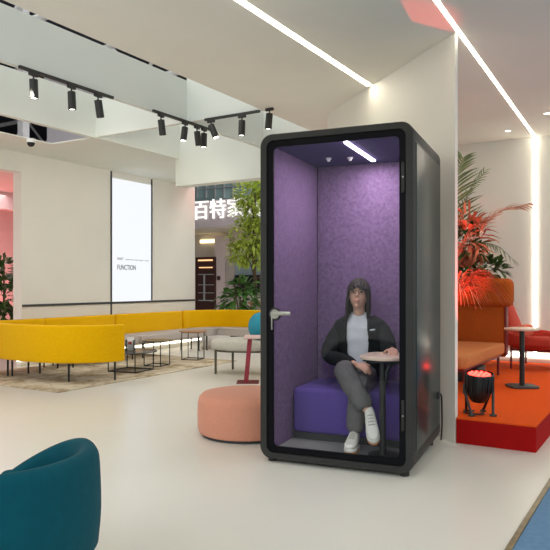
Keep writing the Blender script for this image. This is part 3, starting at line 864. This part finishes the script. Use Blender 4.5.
# ================================================================== TRACK LIGHTS
def rail(p0, p1, label):
    p0, p1 = Vector(p0), Vector(p1); d = p1-p0; L = d.length
    t = BM(); box(t, -L/2, L/2, -.017, .017, 0, .028, .003, 1)
    return tag(finish('track_rail', t, 'charcoal', loc=(p0+p1)/2, rotz=math.atan2(d.y, d.x)), label, 'track')
def spotlight(p, az, tilt, label, grp, lit=False):
    t = thing('track_spotlight', label, 'light', p, az, grp)
    b = BM(); box(b, -.05, .05, -.016, .016, -.03, .0, .004); finish('adapter', b, 'charcoal', t)
    b = BM(); cyl(b, (0, 0, -.03), (0, 0, -.06), .008, n=8); ball(b, (0, 0, -.062), .014, u=10, v=8); finish('swivel', b, 'charcoal', t)
    Rm = Matrix.Translation((0, 0, -.06)) @ Matrix.Rotation(tilt, 4, 'Y')
    b = BM(); lathe(b, [(0, 0), (.036, 0), (.039, -.004), (.039, -.172), (.035, -.176), (.033, -.160), (0, -.160)], 20); b.transform(Rm); c = finish('canister', b, 'charcoal', t)
    b = BM(); lathe(b, [(0, -.163), (.033, -.163), (.033, -.168), (0, -.170)], 20); b.transform(Rm); finish('lens', b, M['spotlens'], c)
    return t
M['spotlens'] = emit('spot_lens', (1, .95, .85), 8)
xr = -5.02
def onrail(px, x):     # world y where the pixel column meets the plane x = const
    k_ = (px-CX)/F; dx, dy = fw[0]+k_*rt[0], fw[1]+k_*rt[1]; return dy*x/dx
zr = H-.03
y0, y1 = onrail(19, xr), onrail(113, xr)
rail((xr, y0, zr), (xr, y1, zr), 'black ceiling track carrying the three nearest spotlights')
for px, til, w in ((33.5, .05, 'nearest'), (71.5, .06, 'middle'), (98, .22, 'farthest')):
    spotlight((xr, onrail(px, xr), zr), PI/2+.1, -til, f'black cylindrical spotlight, {w} of three on the nearest track', 'track spotlights')
xr2 = -5.0
y0, y1 = onrail(153, xr2), onrail(214, xr2)
rail((xr2, y0, zr), (xr2, y1, zr), 'black ceiling track with four spotlights near the booth')
for px, til, w in ((161, .2, 'first'), (185, -.22, 'second'), (197, .22, 'third'), (204, -.05, 'last')):
    spotlight((xr2, onrail(px, xr2), zr), PI/2+.1, -til, f'black cylindrical spotlight, {w} of four along the middle track', 'track spotlights')
def onu(px, y):
    k_ = (px-CX)/F; dx, dy = fw[0]+k_*rt[0], fw[1]+k_*rt[1]; return dx*y/dy
yr3 = 6.24
rail((onu(205, yr3), yr3, zr), (-3.985, yr3, zr), 'short black ceiling track crossing just left of the booth')
spotlight((onu(211, yr3), yr3, zr), 0, -.45, 'black spotlight tilted outward at the end of the short crossing track', 'track spotlights')
spotlight((onu(242, yr3), yr3, zr), 0, .03, 'black upright spotlight in the middle of the short crossing track', 'track spotlights')
spotlight((onu(269.5, yr3), yr3, H-.001), 0, .10, 'black spotlight just above the top corner of the booth', 'track spotlights')

# cctv camera under the ceiling edge
cam_t = thing('dome_camera', 'small black dome security camera hanging under the ceiling opening edge', 'camera', at(31, 8.9, H-.05))
b = BM(); lathe(b, [(0, .05), (.06, .05), (.06, .0), (0, .0)], 20); finish('mount', b, 'whiteplastic', cam_t)
b = BM(); ball(b, (0, 0, -.005), .052, u=20, v=12); finish('dome', b, 'black', cam_t)

# ================================================================== RIGHT LOUNGE: POD SOFA, CHAIR, TABLE, PAR LIGHT
ZP = .2
def P(px, py, Y): return at(px, Y, CH - (py-HY)/F*Y)
def rel(b, o):
    b.transform(Matrix.Translation(-Vector(o)))
XS = -1.655
po = Vector((-2.1, 7.2, ZP))
pod = thing('pod_sofa', 'orange high-backed pod sofa on the platform beneath the red-lit palm', 'sofa', po)
b = BM(); prism(b, [(-2.06, 6.20), (XS-.05, 6.20), (XS, 6.25), (XS, 7.86), (-2.30, 7.86), (-2.30, 7.50), (-2.08, 7.10)], .44, .57, .03, 3); rel(b, po); finish('seat', b, 'orangeseat', pod)
b = BM(); prism(b, [(-2.03, 6.24), (XS-.03, 6.24), (XS-.03, 7.86), (-2.28, 7.86), (-2.28, 7.52), (-2.05, 7.10)], .415, .445, .008); rel(b, po); finish('seat_frame', b, 'redlegs', pod)
b = BM(); box(b, -2.42, XS+.01, 7.86, 7.96, .40, 1.03, .03, 3); rel(b, po); finish('backrest', b, 'orange', pod)
b = BM(); box(b, -2.45, XS+.085, 7.80, 8.02, .985, 1.315, .075, 5); rel(b, po); finish('headrest', b, 'orange', pod)
b = BM(); box(b, XS-.002, XS+.018, 7.85, 7.97, .42, 1.0, .006); rel(b, po); finish('back_edge_trim', b, 'redlegs', pod)
for x, y in ((XS-.06, 7.80), (XS-.06, 6.36), (-1.98, 6.36), (-2.22, 7.80)):
    b = BM(); cyl(b, (x, y, ZP), (x, y, .42), .016, n=10); rel(b, po); finish('leg', b, 'redlegs', pod)
b = BM(); box(b, -2.0, -1.76, 7.05, 7.4, ZP, .36, .01); tag(finish('floor_box', b, 'plinth'), 'dark box on the platform under the orange pod sofa seat', 'box')

# wedge-backed coral lounge chair
lo = at(540, 8.25, ZP)
lc = thing('wing_lounge_chair', 'coral red lounge chair with a tapering back and lumbar cushion by the back wall', 'chair', lo, TH+.95)
b = BM()
# local: faces -y, width along x
vs = []
def loft(b, secs):
    V = [[b.verts.new(p) for p in s_] for s_ in secs]; m = len(V[0])
    for A, B in zip(V, V[1:]):
        for j in range(m): b.faces.new((A[j], A[(j+1) % m], B[(j+1) % m], B[j]))
    b.faces.new(V[0][::-1]); b.faces.new(V[-1])
def ell(cx, cy, z, rx, ry, e=.6, n=28):
    o_ = []
    for i in range(n):
        a = 2*PI*i/n; c_, s_ = math.cos(a), math.sin(a)
        o_.append((cx + rx*math.copysign(abs(c_)**e, c_), cy + ry*math.copysign(abs(s_)**e, s_), z))
    return o_
loft(b, [ell(0, .24, .28, .30, .06), ell(0, .30, .45, .28, .055), ell(0, .36, .65, .20, .05), ell(0, .40, .80, .13, .045), ell(0, .41, .83, .10, .03)])
finish('backrest', b, 'coral', lc)
b = BM()
loft(b, [ell(0, -.02, .245, .36, .30, .8), ell(0, -.02, .26, .42, .36, .8), ell(0, -.02, .31, .44, .38, .8), ell(0, -.02, .35, .42, .36, .8), ell(0, -.02, .365, .36, .30, .8)])
finish('seat', b, 'coral', lc)
b = BM(); sweep(b, catmull([(-.50, -.22, 0), (-.52, .05, 0), (-.42, .30, 0), (-.2, .37, 0)], 6), back_prof(.07, .30, .50, .033), .03, lambda s, z: z - .10*(1-s) if z > .4 else z); finish('wing', b, 'coral', lc)
b = BM(); sweep(b, catmull([(.2, .37, 0), (.42, .30, 0), (.52, .05, 0), (.50, -.22, 0)], 6), back_prof(.07, .30, .50, .033), .03, lambda s, z: z - .10*s if z > .4 else z); finish('wing', b, 'coral', lc)
b = BM(); box(b, -.24, .24, .12, .27, .37, .53, .06, 4); finish('lumbar_cushion', b, 'coralcush', lc)
for x, y in ((-.36, -.26), (.36, -.26), (-.34, .26), (.34, .26)):
    b = BM(); cyl(b, (x, y, 0), (x, y, .27), .013, n=10); finish('leg', b, 'redlegs', lc)
b = BM(); tube(b, [(-.36, -.26, .24), (.36, -.26, .24), (.34, .26, .24), (-.34, .26, .24)], .012, 8, True); finish('frame', b, 'redlegs', lc)

# side table on platform
so = at(522, 6.68, ZP)
t = thing('bistro_table', 'small round pale-topped table on a black pole standing on the orange platform', 'table', so, TH)
b = BM(); lathe(b, [(0, .58), (.165, .58), (.174, .588), (.174, .598), (.168, .602), (0, .602)], 40); finish('tabletop', b, 'tabletop', t)
b = BM(); cyl(b, (0, 0, .01), (0, 0, .582), .026, n=18); finish('pole', b, 'black', t)
b = BM(); prism(b, rrect(.29, .29, .07, 6), 0, .018, .006); finish('base', b, 'plinth', t)

# PAR stage light
pp = at(478.5, 5.30, ZP)
par = thing('stage_light', 'black stage uplight with glowing red lens on the platform corner', 'light', pp, TH)
tilt = Matrix.Translation((0, 0, .16)) @ Matrix.Rotation(math.radians(8), 4, 'X') @ Matrix.Translation((0, 0, -.16))
b = BM(); lathe(b, [(0, .10), (.055, .10), (.075, .125), (.095, .17), (.108, .23), (.112, .325), (.108, .335), (.112, .330), (.112, .318), (0, .318)], 24)
for i in range(16):
    a = 2*PI*i/16; box(b, .098, .116, -.004, .004, .19, .325, 0, 1, Matrix.Rotation(a, 4, 'Z'))
b.transform(tilt); hs = finish('housing', b, 'par', par)
b = BM()
for r_, n_ in ((0, 1), (.04, 6), (.076, 12)):
    for i in range(n_):
        a = 2*PI*i/n_; lathe(b, [(0, .316), (.014, .316), (.014, .326), (.008, .332), (0, .334)], 10, (r_*math.cos(a), r_*math.sin(a), 0))
b.transform(tilt); finish('led_lens', b, 'parlens', hs)
for s in (-1, 1):
    b = BM(); cyl(b, (s*.118, 0, .20), (s*.085, -.10, .012), .011, n=8); box(b, s*.118-.006, s*.118+.006, -.014, .014, .16, .24, .003); box(b, min(s*.06, s*.11), max(s*.06, s*.11), -.12, -.08, 0, .016, .004); finish('yoke_arm', b, 'charcoal', par)
    b = BM(); cyl(b, (s*.10, .0, .18), (s*.07, .10, .012), .011, n=8); box(b, min(s*.05, s*.09), max(s*.05, s*.09), .08, .12, 0, .014, .004); finish('yoke_foot', b, 'par', par)
cb = BM(); tube(cb, [pp + Vector(q) for q in ((-.05, .06, .012), (-.12, -.0, .010), (-.02, -.09, .010), (.03, .0, .01), (-.05, .10, .01))][:1] + [p_ for p_ in catmull([pp + Vector(q) for q in ((-.04, .04, .010), (-.115, .02, .010), (-.09, -.06, .010), (0, -.075, .010), (.05, -.03, .010), (.0, .06, .010))], 6)][1:], .007, 6)
tag(finish('cable_coil', cb, 'par'), 'black cable coiled on the platform at the foot of the stage light', 'cable')

# ------------------------------------------------------------------ plants
def leaf(b, base, d, up, L, w, fold=.25, droop=.2, n=3):
    d = Vector(d).normalized(); up = Vector(up)
    s = d.cross(up)
    if s.length < 1e-3: s = Vector((1, 0, 0))
    s.normalize(); n_ = s.cross(d).normalized()
    rows = []
    for i in range(n+1):
        t = i/n; ww = w*math.sin(PI*min(1, .12 + .88*t)**.8) if i < n else 0
        c = base + d*(L*t) - Vector((0, 0, 1))*(droop*L*t*t)
        if i == n: rows.append([b.verts.new(c)])
        else: rows.append([b.verts.new(c - s*ww*.5 + n_*ww*fold*.5), b.verts.new(c), b.verts.new(c + s*ww*.5 + n_*ww*fold*.5)])
    for A, B in zip(rows, rows[1:]):
        if len(B) == 1:
            b.faces.new((A[0], A[1], B[0])); b.faces.new((A[1], A[2], B[0]))
        else:
            b.faces.new((A[0], A[1], B[1], B[0])); b.faces.new((A[1], A[2], B[2], B[1]))
def leafball(b, c, r, sc, n, L, w, droop=.3, up=.2, inner=.35):
    for i in range(n):
        v = Vector((random.gauss(0, 1), random.gauss(0, 1), random.gauss(0, 1))).normalized()
        q = r*(inner + (1-inner)*random.random()**.6)
        p = Vector(c) + Vector((v.x*q*sc[0], v.y*q*sc[1], v.z*q*sc[2]))
        d = (v + Vector((random.uniform(-.7, .7), random.uniform(-.7, .7), random.uniform(-.5, .5) + up))).normalized()
        leaf(b, p, d, Vector((random.uniform(-.4, .4), random.uniform(-.4, .4), 1)), L*random.uniform(.7, 1.25), w*random.uniform(.75, 1.2), droop=droop, n=2)
def pot(t, r, h, m='pot'):
    b = BM(); lathe(b, [(0, 0), (r*.75, 0), (r*.8, .02), (r, h), (r*.94, h), (r*.9, h-.04), (0, h-.04)], 28); finish('pot', b, m, t)
def frond(t, pts, name, m, L, w, nl, droop=.15, spread=.9, fwd=.5, tipL=.45):
    C_ = catmull(pts, 8); b = BM(); tube(b, C_, [.008*(1-.75*i/len(C_)) for i in range(len(C_))], 5)
    k_ = len(C_)
    for i in range(nl):
        u = .16 + .83*i/(nl-1); q = u*(k_-1); j = min(int(q), k_-2); p = C_[j].lerp(C_[j+1], q-j)
        tg = (C_[j+1]-C_[j]).normalized(); side = tg.cross(Vector((0, 0, 1)))
        if side.length < .05: side = tg.cross(Vector((0, 1, 0)))
        side.normalize(); upv = side.cross(tg).normalized()
        l = L*(math.sin(PI*(.18 + .72*u))**.8*(1-tipL) + tipL*(1-u*.6))
        for s in (-1, 1):
            d = tg*fwd + side*s*spread + upv*random.uniform(.0, .25)
            leaf(b, p, d, upv, l*random.uniform(.9, 1.08), w, droop=droop*random.uniform(.7, 1.3), n=3)
    return finish(name, b, m, t, smooth=0)
def rl(t, pts): return [Vector(p) - Vector(t.location) for p in pts]

# red-lit palm: base behind the pod sofa
pb = at(452, 8.95, ZP)
palm = thing('palm', 'tall areca palm with one long red-lit frond arching over the orange pod sofa', 'plant', pb)
pot(palm, .18, .38)
b = BM()
for i in range(5):
    a = i*1.3; cyl(b, (.05*math.cos(a), .05*math.sin(a), .3), (.12*math.cos(a), .12*math.sin(a), 1.2), .018, .012, 8)
finish('stems', b, 'bark', palm)
YB = 8.4
frond(palm, rl(palm, [P(456, 288, YB), P(466, 258, YB), P(482, 228, YB-.1), P(502, 211, YB-.2), P(527, 205, YB-.3)]), 'frond', 'redlitpalm', .50, .046, 20, droop=.25, fwd=.85)
frond(palm, rl(palm, [P(455, 285, YB), P(452, 240, YB), P(452, 205, YB), P(456, 178, YB-.1), P(463, 158, YB-.2)]), 'frond', 'palm', .60, .030, 24, droop=.18, fwd=.75)
frond(palm, rl(palm, [P(455, 285, YB+.2), P(456, 245, YB+.2), P(460, 215, YB+.2), P(470, 190, YB+.2), P(484, 172, YB+.1)]), 'frond', 'palm', .46, .026, 22, droop=.3, fwd=.8)
frond(palm, rl(palm, [P(455, 285, YB), P(462, 262, YB), P(476, 246, YB), P(495, 245, YB-.1), P(516, 262, YB-.2)]), 'frond', 'palm', .26, .016, 28, droop=.7, fwd=.4)
frond(palm, rl(palm, [P(455, 285, YB-.3), P(460, 258, YB-.35), P(466, 240, YB-.4), P(474, 226, YB-.45), P(484, 222, YB-.5)]), 'frond', 'redlitpalm', .26, .03, 22, droop=.4, fwd=.5)
frond(palm, rl(palm, [P(450, 285, YB), P(440, 250, YB), P(425, 225, YB+.1), P(405, 215, YB+.2)]), 'frond', 'palm', .3, .022, 22, droop=.4)
# grassy red-lit plant spilling over the sofa
gb = Vector((-2.25, 7.25, ZP))
gp = thing('spider_plant', 'red-lit grassy plant spilling thin arching blades over the orange pod sofa', 'plant', gb)
pot(gp, .12, .92)
b = BM()
c0 = P(457, 292, 7.28) - gb
for i in range(110):
    a = random.uniform(-2.6, 2.6) if i % 3 else random.uniform(-1.0, 1.0)
    L = random.uniform(.30, .66)
    hd = Vector((math.cos(a)*rt[0], math.cos(a)*rt[1], 0)) + Vector((fw[0], fw[1], 0))*(math.sin(a)*.5 - .1)
    rise = random.uniform(.05, .24); k_ = 7; pr_ = None; w = random.uniform(.005, .012)
    for j in range(k_+1):
        u = j/k_; q = c0 + hd*(L*u) + Vector((0, 0, rise*math.sin(PI*u*.9)*1.2 - .34*L*u**2.4*random.uniform(.95, 1.05)))
        s_ = hd.cross(Vector((0, 0, 1))).normalized()*w*(1-u*.8); s2 = Vector((0, 0, w*(1-u*.8)))
        cur = (b.verts.new(q - s_ - s2*.4), b.verts.new(q + s_ + s2*.6))
        if pr_: b.faces.new((pr_[0], pr_[1], cur[1], cur[0]))
        pr_ = cur
finish('blades', b, 'redlitpalm', gp, smooth=0)
# leafy bush between
bb = at(463, 8.45, ZP)
bush = thing('leafy_bush', 'dark leafy bush with red-lit tips tucked behind the orange pod sofa', 'plant', bb)
pot(bush, .13, .55)
b = BM(); leafball(b, P(468, 236, 8.05) - bb, .28, (1, .8, 1.1), 170, .20, .055); leafball(b, P(462, 275, 8.05) - bb, .26, (1.0, .8, .8), 130, .18, .06)
finish('red_lit_leaves', b, 'redlitpalm', bush, smooth=0)
b = BM(); leafball(b, P(485, 269, 8.15) - bb, .20, (1.35, .9, .6), 120, .15, .07); leafball(b, P(466, 250, 8.1) - bb, .26, (.8, .8, 1.3), 130, .17, .06)
for q in ((475, 270, 8.1), (466, 255, 8.1), (470, 240, 8.05)): cyl(b, Vector((0, 0, .5)), P(*q) - bb, .012, .006, 6)
finish('dark_leaves', b, 'leafdark', bush, smooth=0)

# tree outside the header
tb_ = at(254, 14.2)
tree = thing('tree', 'slender indoor tree with bright green foliage beside the phone booth', 'tree', tb_)
pot(tree, .28, .5)
b = BM(); tube(b, catmull([(0, 0, .45), (.03, .02, 1.2), (-.02, 0, 1.9), (.02, 0, 2.6), (.0, .0, 3.2)], 6), .035, 8)
for i in range(14):
    z = 1.3 + i*.13; a = i*2.4; cyl(b, (0, 0, z), (.38*math.cos(a), .38*math.sin(a), z+.3), .014, .005, 6)
finish('trunk', b, 'bark', tree)
b = BM()
for (qx, qy, r) in ((250, 196, .36), (244, 212, .42), (254, 216, .42), (246, 236, .46), (256, 232, .40), (240, 252, .28), (256, 254, .34), (258, 186, .30)):
    leafball(b, P(qx + (6 if qy < 225 else 1), qy, 14.2) - tb_ + Vector((random.uniform(-.1, .1), random.uniform(-.3, .3), 0)), r, (1.05, 1, .9), 300, .15, .065)
finish('foliage', b, 'leafpale', tree, smooth=0)
# fig plant
fb = at(241, 13.7)
fig = thing('fig_plant', 'broad-leaved dark green plant behind the yellow corner sofa', 'plant', fb)
pot(fig, .26, .40)
b = BM()
for i in range(4): cyl(b, (0, 0, .35), (.16*math.cos(i*1.7), .16*math.sin(i*1.7), 1.1 + .1*i), .02, .01, 7)
finish('stems', b, 'bark', fig)
b = BM(); leafball(b, P(240, 300, 13.7) - fb, .38, (1, .9, .75), 90, .26, .15, droop=.5, up=.1); leafball(b, P(243, 287, 13.7) - fb, .26, (1, .9, .7), 45, .24, .13, droop=.4)
finish('foliage', b, 'leafmid', fig, smooth=0)
# plant in the red room
rb = at(4, 11.6)
rp = thing('potted_shrub', 'dark potted shrub in the red-lit room beyond the wall opening', 'plant', rb)
pot(rp, .22, .45)
b = BM(); cyl(b, (0, 0, .4), (0, 0, 1.6), .025, .012, 8); finish('stem', b, 'bark', rp)
b = BM(); leafball(b, P(3, 272, 11.6) - rb, .30, (.8, .8, 1.0), 110, .16, .09); leafball(b, P(5, 296, 11.6) - rb, .34, (.8, .8, 1.0), 130, .17, .09); leafball(b, P(6, 314, 11.6) - rb, .22, (.8, .8, .8), 60, .15, .08)
finish('foliage', b, 'leafdark', rp, smooth=0)

# ================================================================== FAR STAND WITH THE SHOP SIGN
def PU(px, py, y):
    k_ = (px-CX)/F; dy = fw[1] + k_*rt[1]; Y = y/dy
    return at(px, Y, CH - (py-HY)/F*Y)
def farbox(px0, px1, py0, py1, y, th):
    a = PU(px0, py1, y); c = PU(px1, py0, y); cx2 = (px0+px1)/2
    zt = PU(cx2, py0, y).z; zb = PU(cx2, py1, y).z
    return (a.x, c.x, y, y+th, zb, zt)
YF = 17.0
fa = thing('shop_sign', 'pale lavender fascia with large lit white Chinese characters', 'sign', PU(230, 212, YF))
b = BM(); q = list(farbox(150, 330, 198, 226, YF, .5)); box(b, *q); rel(b, fa.location); finish('fascia', b, 'lavender', fa, smooth=0)
cz = PU(216, 218.5, YF).z; hgt = PU(216, 200, YF).z - cz
x0 = PU(193.5, 210, YF).x; x1 = PU(263.5, 210, YF).x
for i, chh in enumerate('百特家居'):
    xx = x0 + (x1-x0)*i/4
    text_mesh(chh, (x1-x0)/4*1.0, .03, 'sign', 'sign_character', fa, Matrix.Translation(Vector((xx, YF-.05, cz + .05)) - Vector(fa.location)) @ Matrix.Rotation(PI/2, 4, 'X'), offset=.0)
b = BM(); box(b, *farbox(140, 330, 168, 198, 18.0, .1)); rel(b, (0, 0, 0))
wn = thing('window_band', 'band of teal hall windows above the lit Chinese shop sign', 'window', PU(230, 190, 18.0))
rel(b, wn.location); finish('pane', b, 'tealglass', wn, smooth=0)
b = BM()
for px_ in range(196, 270, 9): box(b, *farbox(px_, px_+1.0, 168, 198, 17.95, .05))
for py_ in (178, 186): box(b, *farbox(190, 270, py_, py_+.8, 17.95, .05))
rel(b, wn.location); finish('window_frame', b, 'mullion', wn, smooth=0)
b = BM(); q = farbox(140, 330, 226, 330, 19.0, .2); box(b, q[0]-3, q[1]+1, q[2], q[3], 0, q[5]+.6); struct('wall_far', b, 'creamwall')
q2 = farbox(140, 330, 226, 230, YF, .2); b = BM(); box(b, q2[0]-2, q2[1]+1, YF, 19.0, q2[5]-.02, q2[5]+.0); struct('ceiling_far', b, 'creamwall')
b = BM(); box(b, *farbox(200, 222.5, 239.5, 242.5, 18.95, .05)); tag(finish('cove_light', b, 'cove', smooth=0), 'warm glowing cove strip high on the far cream wall', 'light')
b = BM(); q = farbox(214.5, 225, 236, 330, 18.6, .3); box(b, q[0], q[1], q[2], q[3], 0, q[5]); struct('column_far', b, 'pinkwall')
cabp = PU(206, 300, 18.4); cab = thing('display_cabinet', 'tall dark brown glazed cabinet on the far cream wall', 'cabinet', cabp)
b = BM(); q = farbox(195.5, 214.5, 257, 330, 18.5, .4); box(b, q[0], q[1], q[2], q[3], 0, q[5]); rel(b, cabp); finish('carcass', b, 'brown', cab, smooth=0)
b = BM()
for q in ((198, 212, 259.5, 261), (199, 212, 267, 268)): box(b, *farbox(*q, 18.46, .04))
rel(b, cabp); finish('shelf_light', b, 'brownglow', cab, smooth=0)
b = BM()
for q in ((203.3, 204.3, 274, 300), (198, 213, 274, 274.8), (198, 213, 284.5, 285.2), (198, 213, 292.5, 293.2), (198, 213, 300, 301)): box(b, *farbox(*q, 18.45, .05))
rel(b, cabp); finish('glazing_bar', b, 'mullion', cab, smooth=0)
b = BM(); box(b, *farbox(217, 219.5, 276, 280, 18.55, .05)); tag(finish('wall_switch', b, 'brown', smooth=0), 'small brown control box on the far white column', 'switch')
b = BM(); q = farbox(225.5, 234, 262, 308, 18.6, .08); box(b, q[0], q[1], q[2], q[3], 0, q[5]); tag(finish('info_board', b, 'greyposter', smooth=0), 'grey upright panel beside the far white column', 'panel')
b = BM(); box(b, *farbox(235, 262, 258, 275, 18.7, .08)); tag(finish('wall_screen', b, 'bluegrey', smooth=0), 'pale blue-grey panel above the far dark shelf', 'panel')
b = BM(); box(b, *farbox(237, 254, 258.5, 259.8, 18.66, .04)); tag(finish('tube_light', b, 'sign', smooth=0), 'white tube light along the top of the far blue-grey panel', 'light')
shp = PU(247, 292, 18.4); shf = thing('shelf_unit', 'dark shelf unit of small goods under the far blue-grey panel', 'shelf', shp)
b = BM(); box(b, *farbox(235, 262, 275, 293, 18.6, .1))
for px_ in (235, 241, 247, 253, 259): box(b, *farbox(px_, px_+.5, 275, 293, 18.4, .2))
for py_ in (275, 283.5, 292.5): box(b, *farbox(235, 262, py_, py_+.5, 18.4, .2))
rel(b, shp); finish('carcass', b, 'plinth', shf, smooth=0)
b = BM(); q = farbox(235, 262, 293, 330, 18.3, .3); box(b, q[0], q[1], q[2], q[3], 0, q[5]); rel(b, shp); finish('base_unit', b, 'greyposter', shf, smooth=0)
b = BM(); q = farbox(248, 264, 302, 304, 17.6, .7); box(b, *q)
a_ = q; box(b, a_[0]+.05, a_[0]+.1, 17.65, 17.7, 0, a_[4]); box(b, a_[1]-.1, a_[1]-.05, 17.65, 17.7, 0, a_[4])
tag(finish('wooden_counter', b, 'walnut', smooth=0), 'wooden counter in front of the far shelf unit', 'counter')

# ================================================================== LIGHTS
w = bpy.data.worlds.new('World'); scene.world = w; w.use_nodes = True
bg = w.node_tree.nodes['Background']; bg.inputs['Color'].default_value = (.95, .96, .92, 1); bg.inputs['Strength'].default_value = 1.0
def area(name, loc, size, power, col=(1, 1, 1), rot=(0, 0, 0), sy=None):
    l = bpy.data.lights.new(name, 'AREA'); l.energy = power; l.color = col; l.size = size
    if sy: l.shape = 'RECTANGLE'; l.size_y = sy
    o = bpy.data.objects.new(name, l); COL.objects.link(o); o.location = loc; o.rotation_euler = rot
    return o
def spot(name, loc, target, power, ang, col=(1, 1, 1), blend=.3, rad=.03):
    l = bpy.data.lights.new(name, 'SPOT'); l.energy = power; l.color = col; l.spot_size = math.radians(ang); l.spot_blend = blend; l.shadow_soft_size = rad
    o = bpy.data.objects.new(name, l); COL.objects.link(o); o.location = loc
    o.rotation_euler = (Vector(target) - Vector(loc)).to_track_quat('-Z', 'Y').to_euler()
    return o
area('hall_lamp', (-7.2, 3.5, 7.2), 7, 380, (1, .99, .94), (0, 0, 0), 11)
area('partition_fill', (0, -8, 7.2), 10, 700, (.80, .92, 1), (0, 0, 0), 5)  # added cool fill behind the camera to brighten the partition, no visible lamp
bl = area('booth_lamp', (.6, .47, z1-.02), .03, 7.2, (1, .9, .95), (0, 0, 0), .72); bl.parent = booth
area('hall_lamp_far', (-6, 14.5, 7.0), 8, 500, (1, .96, .92), (0, 0, 0), 5)
area('hall_lamp_red_room', (-11.5, 7.5, 3.15), 2.5, 60, (1, .9, .9), (0, 0, 0), 3)
area('red_wash', (-12.6, 7.0, .3), .6, 60, (1, .10, .06), (PI, 0, 0), 6)
lens = pp + Vector((0, 0, .38))
spot('stage_beam_plants', lens, P(450, 262, 7.7), 330, 25, (1, .05, .03), .6, .06)
spot('stage_beam_ceiling', lens + Vector((0, -.03, 0)), (-1.82, 4.76, 3.22), 130, 23, (1, .05, .03), .5, .012)
spot('red_spot', (-7.9, 10.9, 3.1), (-8.37, 10.5, 2.85), 4, 90, (1, .08, .05), .8, .03)
for yy_, ty in ((3.9, 6.9), (5.1, 8.0), (6.2, 9.6), (5.6, 7.2)):
    spot('track_beam', (-5.0, yy_, 3.0), (-8.37, ty, 1.2), 38, 80, (1, .92, .76), .9, .05)
spot('track_beam', (-4.4, 6.24, 3.0), (-6.5, 8.2, .2), 60, 70, (1, .92, .78), .9, .05)
area('lounge_downlight', (-.2, 7.6, 3.15), 1.5, 20, (1, .9, .75), (0, 0, 0), 2)

# ================================================================== CAMERA
cd = bpy.data.cameras.new('Camera'); cam = bpy.data.objects.new('Camera', cd); COL.objects.link(cam)
cam.location = (0, 0, CH); cam.rotation_euler = (PI/2, 0, TH)
cd.sensor_width = 36; cd.lens = 36*F/550; cd.shift_y = (HY-275)/550; cd.shift_x = 0
cd.clip_start = .05; cd.clip_end = 200
scene.camera = cam
vs_ = scene.view_settings
vs_.view_transform = 'Standard'; vs_.look = 'None'; vs_.exposure = 0.26; vs_.gamma = 1.0
scene.display_settings.display_device = 'sRGB'
scene.cycles.max_bounces = 10; scene.cycles.transparent_max_bounces = 12
scene.cycles.sample_clamp_indirect = 6
